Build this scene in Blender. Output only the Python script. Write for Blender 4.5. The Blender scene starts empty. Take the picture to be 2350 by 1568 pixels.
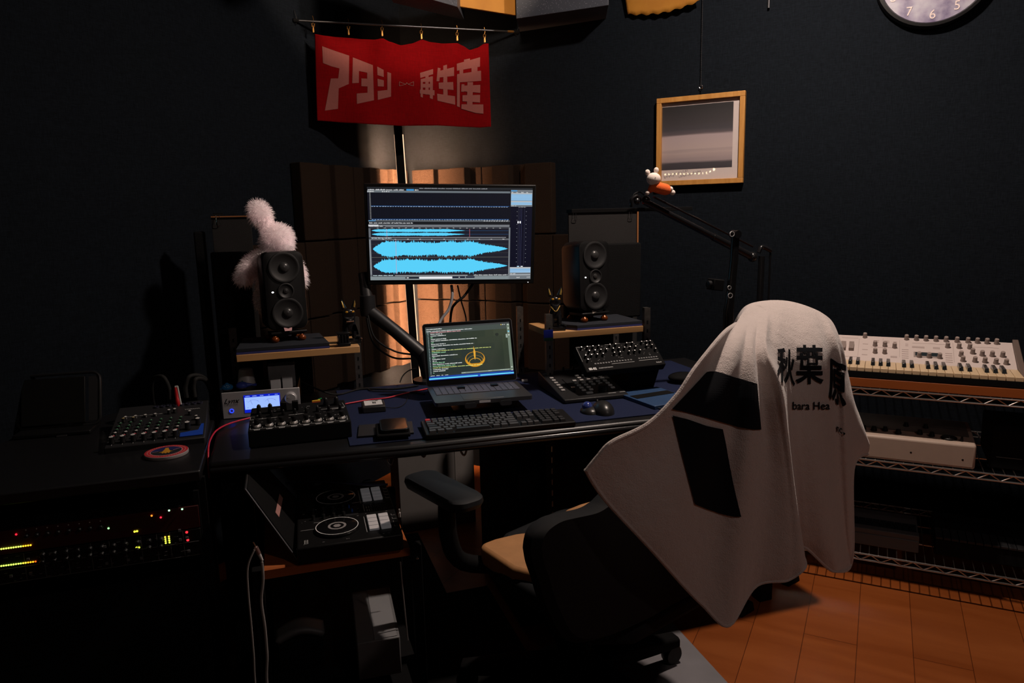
import bpy, bmesh, math, random
from mathutils import Vector, Matrix, Euler
from mathutils.bvhtree import BVHTree
random.seed(7)
sc = bpy.context.scene
COL = sc.collection
PI = math.pi
R = math.radians

# ------------------------------------------------------------------ camera
F, PX, PY, CH = 1666., 1175., 784., 1.32
PITCH, ROLL, HEAD = R(9.74), R(1.36), R(72)
CP = Vector((0, 0, CH))
FW = Vector((math.cos(HEAD)*math.cos(PITCH), math.sin(HEAD)*math.cos(PITCH), -math.sin(PITCH)))
_r0 = FW.cross(Vector((0, 0, 1))).normalized()
_u0 = _r0.cross(FW)
RT = _r0*math.cos(ROLL) - _u0*math.sin(ROLL)
UP = _u0*math.cos(ROLL) + _r0*math.sin(ROLL)
cam_d = bpy.data.cameras.new('camera')
cam_d.sensor_width = 36
cam_d.lens = F/2350*36
cam_d.clip_start = 0.02
cam = bpy.data.objects.new('camera', cam_d)
cam.matrix_world = Matrix(((RT.x, UP.x, -FW.x, 0), (RT.y, UP.y, -FW.y, 0), (RT.z, UP.z, -FW.z, CH), (0, 0, 0, 1)))
COL.objects.link(cam)
sc.camera = cam

# ------------------------------------------------------------------ world, exposure, lights
w = bpy.data.worlds.new('world')
sc.world = w
w.use_nodes = True
w.node_tree.nodes['Background'].inputs[0].default_value = (0.5, 0.6, 0.8, 1)
w.node_tree.nodes['Background'].inputs[1].default_value = 0.0
sc.view_settings.view_transform = 'Standard'
sc.view_settings.look = 'None'
sc.view_settings.exposure = 0.0
sc.view_settings.gamma = 1.0

def light(name, kind, loc, energy, color, size=.05, rot=None, spot=None, blend=.5):
    d = bpy.data.lights.new(name, kind)
    d.energy = energy
    d.color = color
    if kind in ('POINT', 'SPOT'):
        d.shadow_soft_size = size
    if kind == 'AREA':
        d.size = size
    if spot:
        d.spot_size = R(spot)
        d.spot_blend = blend
    o = bpy.data.objects.new(name, d)
    o.location = loc
    if rot is not None:
        o.rotation_euler = Vector(rot).to_track_quat('-Z', 'Y').to_euler()
    COL.objects.link(o)
    return o

LAMP = Vector((1.42, 1.78, 2.55))
light('downlight_or_fill', 'POINT', LAMP, 112, (1, .82, .70), .04)
LAMP3 = Vector((.76, 2.44, 2.42))
BEAM = Vector((-.10, .92, .37))
light('spotlight_beam', 'SPOT', LAMP3, 30, (1, .76, .56), .05, rot=BEAM, spot=100, blend=.14)
FILL_LAMP = Vector((1.35, -.45, 2.52))
light('downlight_or_fill', 'POINT', FILL_LAMP, 13, (1, .82, .74), .06)  # added fill light behind the camera, lifts the dark fronts

# ------------------------------------------------------------------ pixel rays -> points on real planes
def ray(x, y):
    return FW + (x-PX)/F*RT - (y-PY)/F*UP
def onp(x, y, n, k):
    d = ray(x, y)
    t = (k-n.dot(CP))/n.dot(d)
    return CP + d*t
def onz(x, y, z): return onp(x, y, Vector((0, 0, 1)), z)
def ony(x, y, Y): return onp(x, y, Vector((0, 1, 0)), Y)
def onx(x, y, X): return onp(x, y, Vector((1, 0, 0)), X)
S2 = math.sqrt(.5)
NR, NL, KR, KL = Vector((S2, S2, 0)), Vector((-S2, S2, 0)), 3.251, 2.256
CORNER = Vector((.703, 3.894, 0))
def WR(a, out, z): return CORNER + Vector((S2, -S2, 0))*a - NR*out + Vector((0, 0, z))
def WL(a, out, z): return CORNER + Vector((-S2, -S2, 0))*a - NL*out + Vector((0, 0, z))

# ------------------------------------------------------------------ materials
MATS = {}
def mat(name, col, rough=.6, metal=0., noise=0., nscale=30., bump=0., bscale=200., emit=None, es=1., spec=.5, trans=0., alpha=1., sheen=0., coat=0.):
    if name in MATS:
        return MATS[name]
    m = bpy.data.materials.new(name)
    m.use_nodes = True
    nt = m.node_tree
    b = nt.nodes['Principled BSDF']
    I = b.inputs
    I['Base Color'].default_value = (*col, 1)
    I['Roughness'].default_value = rough
    I['Metallic'].default_value = metal
    I['Specular IOR Level'].default_value = spec
    if trans: I['Transmission Weight'].default_value = trans
    if alpha < 1: I['Alpha'].default_value = alpha
    if sheen: I['Sheen Weight'].default_value = sheen
    if coat: I['Coat Weight'].default_value = coat
    if noise:
        tc = nt.nodes.new('ShaderNodeTexCoord')
        n = nt.nodes.new('ShaderNodeTexNoise')
        n.inputs['Scale'].default_value = nscale
        n.inputs['Detail'].default_value = 5
        mx = nt.nodes.new('ShaderNodeMix')
        mx.data_type = 'RGBA'
        mx.inputs['A'].default_value = (*[c*(1-noise) for c in col], 1)
        mx.inputs['B'].default_value = (*[min(1, c*(1+noise)) for c in col], 1)
        nt.links.new(tc.outputs['Object'], n.inputs['Vector'])
        nt.links.new(n.outputs['Fac'], mx.inputs['Factor'])
        nt.links.new(mx.outputs['Result'], I['Base Color'])
    if bump:
        tc = nt.nodes.new('ShaderNodeTexCoord')
        n = nt.nodes.new('ShaderNodeTexNoise')
        n.inputs['Scale'].default_value = bscale
        n.inputs['Detail'].default_value = 3
        bp = nt.nodes.new('ShaderNodeBump')
        bp.inputs['Strength'].default_value = bump
        bp.inputs['Distance'].default_value = .004
        nt.links.new(tc.outputs['Object'], n.inputs['Vector'])
        nt.links.new(n.outputs['Fac'], bp.inputs['Height'])
        nt.links.new(bp.outputs['Normal'], I['Normal'])
    if emit:
        I['Emission Color'].default_value = (*emit, 1)
        I['Emission Strength'].default_value = es
    MATS[name] = m
    return m

def srgb(r, g, b):
    f = lambda c: (c/255/12.92 if c/255 <= .04045 else ((c/255+.055)/1.055)**2.4)
    return (f(r), f(g), f(b))
def glow(name, r, g, b, es=1.):
    return mat(name, (0, 0, 0), .5, emit=srgb(r, g, b), es=es)

def weave_mat(name, col, sc_=900., amt=.35):
    m = bpy.data.materials.new(name)
    m.use_nodes = True
    nt = m.node_tree
    b = nt.nodes['Principled BSDF']
    b.inputs['Roughness'].default_value = .85
    b.inputs['Specular IOR Level'].default_value = .06
    tc = nt.nodes.new('ShaderNodeTexCoord')
    parts = []
    for s in ((1, 1, .12), (.12, .12, 1)):
        mp = nt.nodes.new('ShaderNodeMapping')
        mp.inputs['Scale'].default_value = s
        n = nt.nodes.new('ShaderNodeTexNoise')
        n.inputs['Scale'].default_value = sc_*.35
        n.inputs['Detail'].default_value = 3
        nt.links.new(tc.outputs['Object'], mp.inputs[0])
        nt.links.new(mp.outputs[0], n.inputs['Vector'])
        parts.append(n)
    ad = nt.nodes.new('ShaderNodeMath')
    nt.links.new(parts[0].outputs['Fac'], ad.inputs[0])
    nt.links.new(parts[1].outputs['Fac'], ad.inputs[1])
    mr = nt.nodes.new('ShaderNodeMapRange')
    mr.inputs['From Min'].default_value = .7
    mr.inputs['From Max'].default_value = 1.3
    nt.links.new(ad.outputs[0], mr.inputs[0])
    mx = nt.nodes.new('ShaderNodeMix')
    mx.data_type = 'RGBA'
    mx.inputs['A'].default_value = (*[c*(1-amt) for c in col], 1)
    mx.inputs['B'].default_value = (*[c*(1+amt) for c in col], 1)
    nt.links.new(mr.outputs[0], mx.inputs['Factor'])
    nt.links.new(mx.outputs['Result'], b.inputs['Base Color'])
    bp = nt.nodes.new('ShaderNodeBump')
    bp.inputs['Strength'].default_value = .25
    bp.inputs['Distance'].default_value = .002
    nt.links.new(ad.outputs[0], bp.inputs['Height'])
    nt.links.new(bp.outputs['Normal'], b.inputs['Normal'])
    return m

def wood_mat(name, c1, c2, axis=(1, .08, 1), scale=6., rough=.45, planks=None, spec=.4):
    """wood with stretched grain; planks=(width, angle) adds board seams"""
    m = bpy.data.materials.new(name)
    m.use_nodes = True
    nt = m.node_tree
    b = nt.nodes['Principled BSDF']
    b.inputs['Roughness'].default_value = rough
    b.inputs['Specular IOR Level'].default_value = spec
    tc = nt.nodes.new('ShaderNodeTexCoord')
    rt = nt.nodes.new('ShaderNodeMapping')
    src = tc.outputs['Object']
    if planks:
        rt.inputs['Rotation'].default_value = (0, 0, planks[1])
        nt.links.new(src, rt.inputs[0])
        src = rt.outputs[0]
    mp = nt.nodes.new('ShaderNodeMapping')
    mp.inputs['Scale'].default_value = axis
    nt.links.new(src, mp.inputs[0])
    n = nt.nodes.new('ShaderNodeTexNoise')
    n.inputs['Scale'].default_value = scale
    n.inputs['Detail'].default_value = 6
    n.inputs['Distortion'].default_value = .6
    nt.links.new(mp.outputs[0], n.inputs['Vector'])
    cr = nt.nodes.new('ShaderNodeValToRGB')
    cr.color_ramp.elements[0].position = .33
    cr.color_ramp.elements[1].position = .68
    cr.color_ramp.elements[0].color = (*c1, 1)
    cr.color_ramp.elements[1].color = (*c2, 1)
    nt.links.new(n.outputs['Fac'], cr.inputs[0])
    out = cr.outputs[0]
    if planks:
        br = nt.nodes.new('ShaderNodeTexBrick')
        br.offset = .37
        br.inputs['Color1'].default_value = (1, 1, 1, 1)
        br.inputs['Color2'].default_value = (.86, .86, .86, 1)
        br.inputs['Mortar'].default_value = (.35, .3, .28, 1)
        br.inputs['Scale'].default_value = 1
        br.inputs['Mortar Size'].default_value = .0012
        br.inputs['Brick Width'].default_value = 1.4
        br.inputs['Row Height'].default_value = planks[0]
        nt.links.new(src, br.inputs['Vector'])
        mx = nt.nodes.new('ShaderNodeMix')
        mx.data_type = 'RGBA'
        mx.blend_type = 'MULTIPLY'
        mx.inputs['Factor'].default_value = 1
        nt.links.new(out, mx.inputs['A'])
        nt.links.new(br.outputs['Color'], mx.inputs['B'])
        out = mx.outputs['Result']
    nt.links.new(out, b.inputs['Base Color'])
    MATS[name] = m
    return m

BLK = mat('black_plastic', (.006, .006, .0065), .45, spec=.3)
BLKM = mat('black_matte', (.005, .005, .0055), .8, spec=.12)
BLKG = mat('black_gloss', (.008, .008, .009), .12)
BLKMET = mat('black_metal', (.02, .02, .022), .3, .3)
GRY = mat('dark_grey_plastic', (.018, .018, .020), .5, spec=.35)
MIDG = mat('mid_grey_plastic', (.12, .12, .125), .5)
STEEL = mat('chrome_steel', (.75, .75, .76), .18, 1.)
GUN = mat('gunmetal', (.16, .16, .17), .35, .9)
SILV = mat('silver_aluminium', (.55, .54, .56), .42, .45, bump=.05, bscale=900)
WHT = mat('white_print', (.75, .75, .75), .5)
WHTP = mat('white_plastic', (.6, .58, .56), .4)
RUB = mat('black_rubber', (.012, .012, .012), .75, spec=.25)
RED = mat('red_plastic', (.55, .015, .02), .4)
BRASS = mat('brass', (.42, .20, .05), .45, .8)

# ------------------------------------------------------------------ mesh builder
class MB:
    def __init__(s):
        s.v, s.f, s.m = [], [], []
    def add(s, vs, fs, m=0):
        o = len(s.v)
        s.v += [Vector(p) for p in vs]
        s.f += [tuple(i+o for i in f) for f in fs]
        s.m += [m]*len(fs)
        return s
    def box(s, c, d, m=0, rot=None, taper=1.):
        hx, hy, hz = d[0]/2, d[1]/2, d[2]/2
        vs = []
        for z in (-1, 1):
            t = taper if z > 0 else 1.
            for x, y in ((-1, -1), (1, -1), (1, 1), (-1, 1)):
                vs.append(Vector((x*hx*t, y*hy*t, z*hz)))
        if rot is not None:
            M = Euler(rot).to_matrix()
            vs = [M @ p for p in vs]
        c = Vector(c)
        return s.add([p+c for p in vs], [(3, 2, 1, 0), (4, 5, 6, 7), (0, 1, 5, 4), (1, 2, 6, 5), (2, 3, 7, 6), (3, 0, 4, 7)], m)
    def tube(s, path, r, n=10, m=0, closed=False, cap=True):
        path = [Vector(p) for p in path]
        k = len(path)
        rs = r if isinstance(r, (list, tuple)) else [r]*k
        rings = []
        up = None
        for i, p in enumerate(path):
            if closed:
                d = path[(i+1) % k]-path[i-1]
            else:
                d = path[min(i+1, k-1)]-path[max(i-1, 0)]
            d.normalize()
            if up is None:
                up = d.orthogonal().normalized()
            else:
                up = (up-d*up.dot(d))
                if up.length < 1e-6: up = d.orthogonal()
                up.normalize()
            sd = d.cross(up)
            rings.append([p+(up*math.cos(2*PI*j/n)+sd*math.sin(2*PI*j/n))*rs[i] for j in range(n)])
        vs = [q for rg in rings for q in rg]
        fs = []
        for i in range(k if closed else k-1):
            a, b = i*n, ((i+1) % k)*n
            for j in range(n):
                fs.append((a+j, a+(j+1) % n, b+(j+1) % n, b+j))
        if cap and not closed:
            fs.append(tuple(range(n-1, -1, -1)))
            fs.append(tuple((k-1)*n+j for j in range(n)))
        return s.add(vs, fs, m)
    def cyl(s, p0, p1, r0, r1=None, n=20, m=0):
        return s.tube([p0, p1], [r0, r0 if r1 is None else r1], n, m)
    def lathe(s, prof, c=(0, 0, 0), axis='Z', n=28, m=0, ms=None, dirv=None):
        """prof: list of (radius, height)"""
        c = Vector(c)
        if dirv is not None:
            q = Vector(dirv).normalized().to_track_quat('Z', 'Y')
        elif axis == 'Y':
            q = Vector((0, -1, 0)).to_track_quat('Z', 'Y')
        else:
            q = Matrix.Identity(3).to_quaternion()
        vs = []
        for r, h in prof:
            for j in range(n):
                vs.append(c+q @ Vector((r*math.cos(2*PI*j/n), r*math.sin(2*PI*j/n), h)))
        o = len(s.v)
        s.v += vs
        for i in range(len(prof)-1):
            for j in range(n):
                s.f.append((o+i*n+j, o+i*n+(j+1) % n, o+(i+1)*n+(j+1) % n, o+(i+1)*n+j))
                s.m.append(ms[i] if ms else m)
        solid = max(h for _, h in prof)-min(h for _, h in prof) > .08*max(r for r, _ in prof)
        if prof[0][0] > .0002 and solid:
            s.f.append(tuple(o+j for j in range(n-1, -1, -1))); s.m.append(ms[0] if ms else m)
        if prof[-1][0] > .0002 and solid:
            s.f.append(tuple(o+(len(prof)-1)*n+j for j in range(n))); s.m.append(ms[-1] if ms else m)
        return s
    def ell(s, c, r, n=20, k=12, m=0, rot=None, zcut=None):
        vs = []
        M = Euler(rot).to_matrix() if rot is not None else Matrix.Identity(3)
        for i in range(k+1):
            th = PI*i/k
            for j in range(n):
                ph = 2*PI*j/n
                p = Vector((r[0]*math.sin(th)*math.cos(ph), r[1]*math.sin(th)*math.sin(ph), r[2]*math.cos(th)))
                if zcut is not None and p.z < zcut: p.z = zcut
                vs.append(Vector(c)+M @ p)
        fs = []
        for i in range(k):
            for j in range(n):
                fs.append((i*n+j, (i+1)*n+j, (i+1)*n+(j+1) % n, i*n+(j+1) % n))
        return s.add(vs, fs, m)
    def prism(s, pts, z0, z1, m=0, mt=None):
        n = len(pts)
        vs = [Vector((p[0], p[1], z0)) for p in pts]+[Vector((p[0], p[1], z1)) for p in pts]
        s.add(vs, [tuple(range(n-1, -1, -1))]+[(i, (i+1) % n, n+(i+1) % n, n+i) for i in range(n)], m)
        o = len(s.v)-2*n
        s.f.append(tuple(o+n+i for i in range(n)))
        s.m.append(m if mt is None else mt)
        return s
    def slab(s, pts, nrm, th, m=0):
        """3-D polygon extruded by th along nrm"""
        pts = [Vector(p) for p in pts]
        n = len(pts)
        e = Vector(nrm).normalized()*th
        return s.add(pts+[p+e for p in pts], [tuple(range(n-1, -1, -1)), tuple(range(n, 2*n))]+[(i, (i+1) % n, n+(i+1) % n, n+i) for i in range(n)], m)
    def quad(s, a, b, c, d, m=0):
        return s.add([a, b, c, d], [(0, 1, 2, 3)], m)
    def rect(s, x0, x1, z0, z1, y=0., m=0):
        return s.add([(x0, y, z0), (x1, y, z0), (x1, y, z1), (x0, y, z1)], [(0, 1, 2, 3)], m)
    def grid(s, fn, nu, nv, m=0, mf=None):
        o = len(s.v)
        for j in range(nv+1):
            for i in range(nu+1):
                s.v.append(Vector(fn(i/nu, j/nv)))
        for j in range(nv):
            for i in range(nu):
                a = o+j*(nu+1)+i
                s.f.append((a, a+1, a+nu+2, a+nu+1))
                s.m.append(mf((i+.5)/nu, (j+.5)/nv) if mf else m)
        return s
    def xf(s, M):
        s.v = [M @ p for p in s.v]
        return s
    def mesh(s, name, mats, smooth=40, weld=False):
        me = bpy.data.meshes.new(name)
        me.from_pydata([tuple(p) for p in s.v], [], s.f)
        if not isinstance(mats, (list, tuple)): mats = [mats]
        for m in mats: me.materials.append(m)
        me.polygons.foreach_set('material_index', s.m)
        me.update()
        bm = bmesh.new()
        bm.from_mesh(me)
        if weld: bmesh.ops.remove_doubles(bm, verts=bm.verts, dist=weld if weld is not True else 1e-5)
        bmesh.ops.recalc_face_normals(bm, faces=bm.faces)
        bm.to_mesh(me)
        bm.free()
        if smooth:
            me.polygons.foreach_set('use_smooth', [True]*len(me.polygons))
            me.set_sharp_from_angle(angle=R(smooth))
        return me
    def build(s, name, mats, parent=None, label=None, loc=(0, 0, 0), rot=(0, 0, 0), bevel=0, smooth=40, weld=False, seg=2):
        me = s.mesh(name, mats, smooth, weld)
        return place(name, me, parent, loc, rot, label, bevel, seg)

def place(name, me, parent=None, loc=(0, 0, 0), rot=(0, 0, 0), label=None, bevel=0, seg=2, scale=None):
    o = bpy.data.objects.new(name, me)
    COL.objects.link(o)
    o.parent = parent
    o.location = loc
    o.rotation_euler = rot
    if scale: o.scale = scale
    if label: o['label'] = label
    if bevel:
        b = o.modifiers.new('bevel', 'BEVEL')
        b.width = bevel
        b.segments = seg
        b.limit_method = 'ANGLE'
    return o

def tag(o, label, cat, group=None, kind=None):
    o['label'] = label
    o['category'] = cat
    if group: o['group'] = group
    if kind: o['kind'] = kind
    return o
def T(name, label, cat, loc=(0, 0, 0), rot=(0, 0, 0), group=None):
    o = bpy.data.objects.new(name, None)
    o.empty_display_size = .05
    COL.objects.link(o)
    o.location = loc
    o.rotation_euler = rot if isinstance(rot, (tuple, list, Euler)) else (0, 0, rot)
    return tag(o, label, cat, group)
def axes(X, Y, Z):
    return Matrix((X, Y, Z)).transposed().to_euler()
def struct(o):
    o['kind'] = 'structure'
    return o
def dup(root, loc, rot, label, group=None):
    r = root.copy()
    COL.objects.link(r)
    r.location = loc
    r.rotation_euler = rot if isinstance(rot, (tuple, list, Euler)) else (0, 0, rot)
    r['label'] = label
    if group: r['group'] = group
    for ch in list(root.children):
        c = ch.copy(); COL.objects.link(c); c.parent = r
        for g in list(ch.children):
            d = g.copy(); COL.objects.link(d); d.parent = c
    return r

def text_data(txt, size, bold=0., shear=0., align='CENTER'):
    cu = bpy.data.curves.new('text', 'FONT')
    cu.body = txt
    cu.size = size
    cu.align_x = align
    cu.align_y = 'CENTER'
    cu.offset = bold
    cu.shear = shear
    cu.resolution_u = 4
    ob = bpy.data.objects.new('text', cu)
    COL.objects.link(ob)
    bpy.context.view_layer.update()
    dg = bpy.context.evaluated_depsgraph_get()
    me = ob.evaluated_get(dg).to_mesh()
    vs = [v.co.copy() for v in me.vertices]
    fs = [tuple(p.vertices) for p in me.polygons]
    ob.evaluated_get(dg).to_mesh_clear()
    bpy.data.objects.remove(ob)
    bpy.data.curves.remove(cu)
    return vs, fs
def text_part(name, txt, size, m, parent, loc, rot=(0, 0, 0), bold=0., shear=0., align='CENTER', flat='XZ', label=None):
    """flat XZ: stands upright facing -Y; flat XY: lies face up"""
    vs, fs = text_data(txt, size, bold, shear, align)
    mb = MB()
    mb.add([(v.x, 0, v.y) if flat == 'XZ' else (v.x, v.y, 0) for v in vs], fs)
    return mb.build(name, m, parent, label, loc, rot, smooth=0)
def smoothpath(pts, n=8):
    P = [Vector(p) for p in pts]
    out = []
    for i in range(len(P)-1):
        p0, p1, p2, p3 = P[max(i-1, 0)], P[i], P[i+1], P[min(i+2, len(P)-1)]
        for k in range(n):
            t = k/n
            out.append(.5*((2*p1)+(p2-p0)*t+(2*p0-5*p1+4*p2-p3)*t*t+(3*p1-p0-3*p2+p3)*t**3))
    out.append(P[-1])
    return out
def cable(name, pts, r, m, label, cat='cable', group=None, n=8, parent=None):
    o = MB().tube(smoothpath(pts, n), r, 7).build(name, m, parent, smooth=60)
    if parent is None: tag(o, label, cat, group)
    return o

# ================================================================== ROOM
WALLM = weave_mat('dark_wall_cloth', (.0066, .0088, .0122))
CEILM = mat('dark_ceiling', (.02, .021, .023), .9, noise=.2)
FLOORM = wood_mat('floor_planks', (.26, .062, .012), (.35, .095, .022), (3.2, .5, 1), 4., .33, (.152, -R(45)), .45)
ZC, LEN = 2.80, 4.7
def wallbox(name, p0, p1, n_out):
    th = Vector(n_out)*.1
    mb = MB()
    a, b = Vector(p0), Vector(p1)
    vs = [a, b, b+Vector((0, 0, ZC)), a+Vector((0, 0, ZC))]
    mb.slab(vs, n_out, .1)
    return struct(mb.build(name, WALLM, smooth=0))
c0 = CORNER
cR = CORNER+Vector((S2, -S2, 0))*LEN
cL = CORNER+Vector((-S2, -S2, 0))*LEN
cB = cR+Vector((-S2, -S2, 0))*LEN
wallbox('wall_right', c0, cR, NR)
wallbox('wall_left', cL, c0, NL)
wallbox('wall_back', cL, cB, -NR)
wallbox('wall_near', cB, cR, -NL)
struct(MB().slab([c0, cR, cB, cL], (0, 0, -1), .1).build('floor', FLOORM, smooth=0))
struct(MB().slab([c0+Vector((0, 0, ZC)), cR+Vector((0, 0, ZC)), cB+Vector((0, 0, ZC)), cL+Vector((0, 0, ZC))], (0, 0, 1), .1).build('ceiling', CEILM, smooth=0))

# lamp housings round the downlight above the picture's edge and the added fill light
def downlight(p, label):
    t = T('downlight', label, 'lamp', (p.x, p.y, ZC), 0, 'ceiling downlights')
    MB().lathe([(.05, 0), (.05, -.012), (.008, -.02), (.008, -.20)]).build('stem', BLKMET, t)
    MB().lathe([(.012, -.19), (.055, -.21), (.065, -.26), (.060, -.26), (.05, -.215), (.01, -.205)]).build('shade', BLKMET, t)
    MB().ell((0, 0, -.232), (.018, .018, .018)).build('bulb', mat('bulb_glass', (.8, .8, .8), .3, emit=(1, .8, .6), es=3), t)
downlight(LAMP, 'black ceiling downlight above the wire shelving')
t = T('spotlight', 'small black ceiling spotlight aimed over the hanging boards at the corner', 'lamp', (LAMP3.x, LAMP3.y, ZC))
MB().tube([(0, 0, 0), (.02, -.07, LAMP3.z-ZC+.0)], .008, 10).build('stem', BLKMET, t)
_dv = BEAM.normalized()
MB().lathe([(.026, -.11), (.036, -.05), (.034, -.05), (.024, -.10)], (0, 0, LAMP3.z-ZC), dirv=_dv).build('shade', BLKMET, t)
downlight(FILL_LAMP, 'added fill light in a black ceiling housing behind the viewer')  # housing made up for the added fill light

# hanging acoustic clouds by the ceiling
GLIT = bpy.data.materials.new('glitter_board')
GLIT.use_nodes = True
_nt = GLIT.node_tree
_b = _nt.nodes['Principled BSDF']
_tc = _nt.nodes.new('ShaderNodeTexCoord')
_vo = _nt.nodes.new('ShaderNodeTexVoronoi'); _vo.inputs['Scale'].default_value = 260
_lt = _nt.nodes.new('ShaderNodeMath'); _lt.operation = 'LESS_THAN'; _lt.inputs[1].default_value = .16
_sp = _nt.nodes.new('ShaderNodeSeparateColor')
_gt = _nt.nodes.new('ShaderNodeMath'); _gt.operation = 'GREATER_THAN'; _gt.inputs[1].default_value = .72
_mu = _nt.nodes.new('ShaderNodeMath'); _mu.operation = 'MULTIPLY'
_mx = _nt.nodes.new('ShaderNodeMix'); _mx.data_type = 'RGBA'
_mx.inputs['A'].default_value = (.05, .055, .07, 1); _mx.inputs['B'].default_value = (.8, .8, .9, 1)
_nt.links.new(_tc.outputs['Object'], _vo.inputs['Vector'])
_nt.links.new(_vo.outputs['Distance'], _lt.inputs[0])
_nt.links.new(_vo.outputs['Color'], _sp.inputs[0])
_nt.links.new(_sp.outputs[0], _gt.inputs[0])
_nt.links.new(_lt.outputs[0], _mu.inputs[0]); _nt.links.new(_gt.outputs[0], _mu.inputs[1])
_nt.links.new(_mu.outputs[0], _mx.inputs['Factor'])
_nt.links.new(_mx.outputs['Result'], _b.inputs['Base Color'])
_b.inputs['Roughness'].default_value = .5
KRAFT = wood_mat('golden_kraft_board', (.34, .135, .012), (.42, .18, .02), (1, 1, 1), 9., .7)

def board3(name, pts, m, label, cat, th, group=None, nrm=None):
    o = MB().slab(pts, nrm if nrm is not None else (0, 0, 1), th).build(name, m, smooth=0, bevel=.002)
    return tag(o, label, cat, group)
# glittered slab: its front edge hangs over the banner's right
g0, g1 = ony(1185, 43, 3.2), ony(1440, 2, 2.86)
gd = (g1-g0).normalized(); gd.z = 0
bk = Vector((.25, .6, 0)).normalized()
board3('ceiling_panel', [g0, g0+gd*.42, g0+gd*.42+bk*.30, g0+bk*.30], GLIT, 'black glittering ceiling board right of the red banner', 'ceiling panel', .16, 'ceiling panels')
g2 = ony(1050, 16, 3.22)
board3('ceiling_panel', [g2+Vector((-.36, -.22, 0)), g2, g2+bk*.22, g2+bk*.22+Vector((-.36, -.2, 0))], GLIT, 'black glittering ceiling board above the middle of the banner rod', 'ceiling panel', .14, 'ceiling panels')
y0, y1 = ony(1050, 14, 3.30), ony(1183, 35, 3.30)
board3('wooden_ceiling_board', [y0, y1, y1+bk*.02, y0+bk*.02], KRAFT, 'golden wooden board between the two glittering ceiling boards', 'board', .14)
y2, y3 = ony(1441, 33, 3.02), ony(1606, 2, 2.78)
_k = MB()
_k.grid(lambda u, v: y2.lerp(y3, u)+Vector((0, 0, .16*v-.02*math.sin(PI*u)+.004*math.sin(u*40)*(1-v)))+Vector((-.04, .02, 0))*(v*(.6+.3*math.sin(u*9))), 30, 8)
_o = _k.build('kraft_paper_sheet', KRAFT)
_o.modifiers.new('thick', 'SOLIDIFY').thickness = .003
tag(_o, 'curled golden kraft paper hanging by the ceiling left of the chain', 'paper')

# ================================================================== ACOUSTIC FOAM on both walls of the corner
FOAM = mat('charcoal_foam', (.019, .0115, .0078), .95, noise=.35, nscale=300, bump=.6, bscale=420, spec=.1)
FT = .332
def foam_mesh():
    mb = MB()
    # cross-section along x: raised rib left, stepped recess right
    prof = [(-.195, 0), (-.195, .055), (-.06, .062), (-.05, .03), (.02, .026), (.03, .05), (.12, .058), (.13, .022), (.195, .02), (.195, 0)]
    n = len(prof)
    h = FT-.004
    vs = [(x, -y, 0) for x, y in prof]+[(x, -y, h) for x, y in prof]
    fs = [(i, i+1, n+i+1, n+i) for i in range(n-1)]+[tuple(range(n-1, -1, -1)), tuple(range(n, 2*n)), (n-1, 0, n, 2*n-1)]
    return mb.add(vs, fs).mesh('acoustic_foam_tile', FOAM, 0)
FM = foam_mesh()
def foam(wall, a, z, row, flip=False, col=0):
    p = (WL if wall == 'left' else WR)(a, .003, z)
    o = place('acoustic_foam_tile', FM, None, p, (0, 0, R(45 if wall == 'left' else -45)), bevel=.004)
    if flip: o.scale = (-1, 1, 1)
    tag(o, 'charcoal ribbed foam tile on the %s wall, %s row, %s' % (wall, row, ('nearest the corner', 'second from the corner', 'third from the corner')[col]), 'foam tile', '%s row foam tiles on the %s wall' % (row, wall))
for wall in ('left', 'right'):
    for row, z, n in (('top', 1.24, 2), ('second', .905, 3), ('third', .57, 3)):
        for i in range(n):
            foam(wall, .268+.393*i, z, row, (i+(wall == 'right')) % 2 == 0, i)

# ================================================================== CORNER LAMP: black post with light strips on both sides
lt, lb = ony(913, 290, 3.60), ony(955, 870, 3.60)
ld = (lb-lt).normalized()
ltop = lt-ld*.24
lfoot = lb+ld*((lb.z-.02)/-ld.z)
t = T('corner_floor_lamp', 'tall slim black post lamp glowing on both edges in the corner behind the monitor', 'lamp', lfoot)
f0, l0 = Vector((0, 0, 0)), ltop-lfoot
sx = RT.copy(); sx.z = 0; sx.normalize()
sy = Vector((-sx.y, sx.x, 0))
def bar3(mb, p0, p1, hx, hy, ox=0, oy=0, m=0):
    c = [(-hx+ox, -hy+oy), (hx+ox, -hy+oy), (hx+ox, hy+oy), (-hx+ox, hy+oy)]
    vs = [p0+sx*a+sy*b for a, b in c]+[p1+sx*a+sy*b for a, b in c]
    mb.add(vs, [(3, 2, 1, 0), (4, 5, 6, 7), (0, 1, 5, 4), (1, 2, 6, 5), (2, 3, 7, 6), (3, 0, 4, 7)], m)
mb = MB(); bar3(mb, f0, l0, .0185, .012); mb.build('post', BLKM, t)
STRIP = mat('lamp_strip', (0, 0, 0), .5, emit=(1, .58, .36), es=1.6)
STRIPB = mat('lamp_strip_rear', (0, 0, 0), .5, emit=(1, .52, .27), es=640.0)
for sgn in (-1, 1):
    mb = MB(); bar3(mb, f0.lerp(l0, .22), f0.lerp(l0, .86), .0016, .004, sgn*.0201, .008)
    bar3(mb, f0.lerp(l0, .22), f0.lerp(l0, .86), .005, .001, sgn*.009-.001, .0135, 1)
    mb.build('light_strip', [STRIP, STRIPB], t, 'glowing warm light strip')
MB().lathe([(.11, 0), (.11, .012), (.02, .02), (.02, .03)], (0, 0, -.02)).build('foot', BLKM, t)

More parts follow.
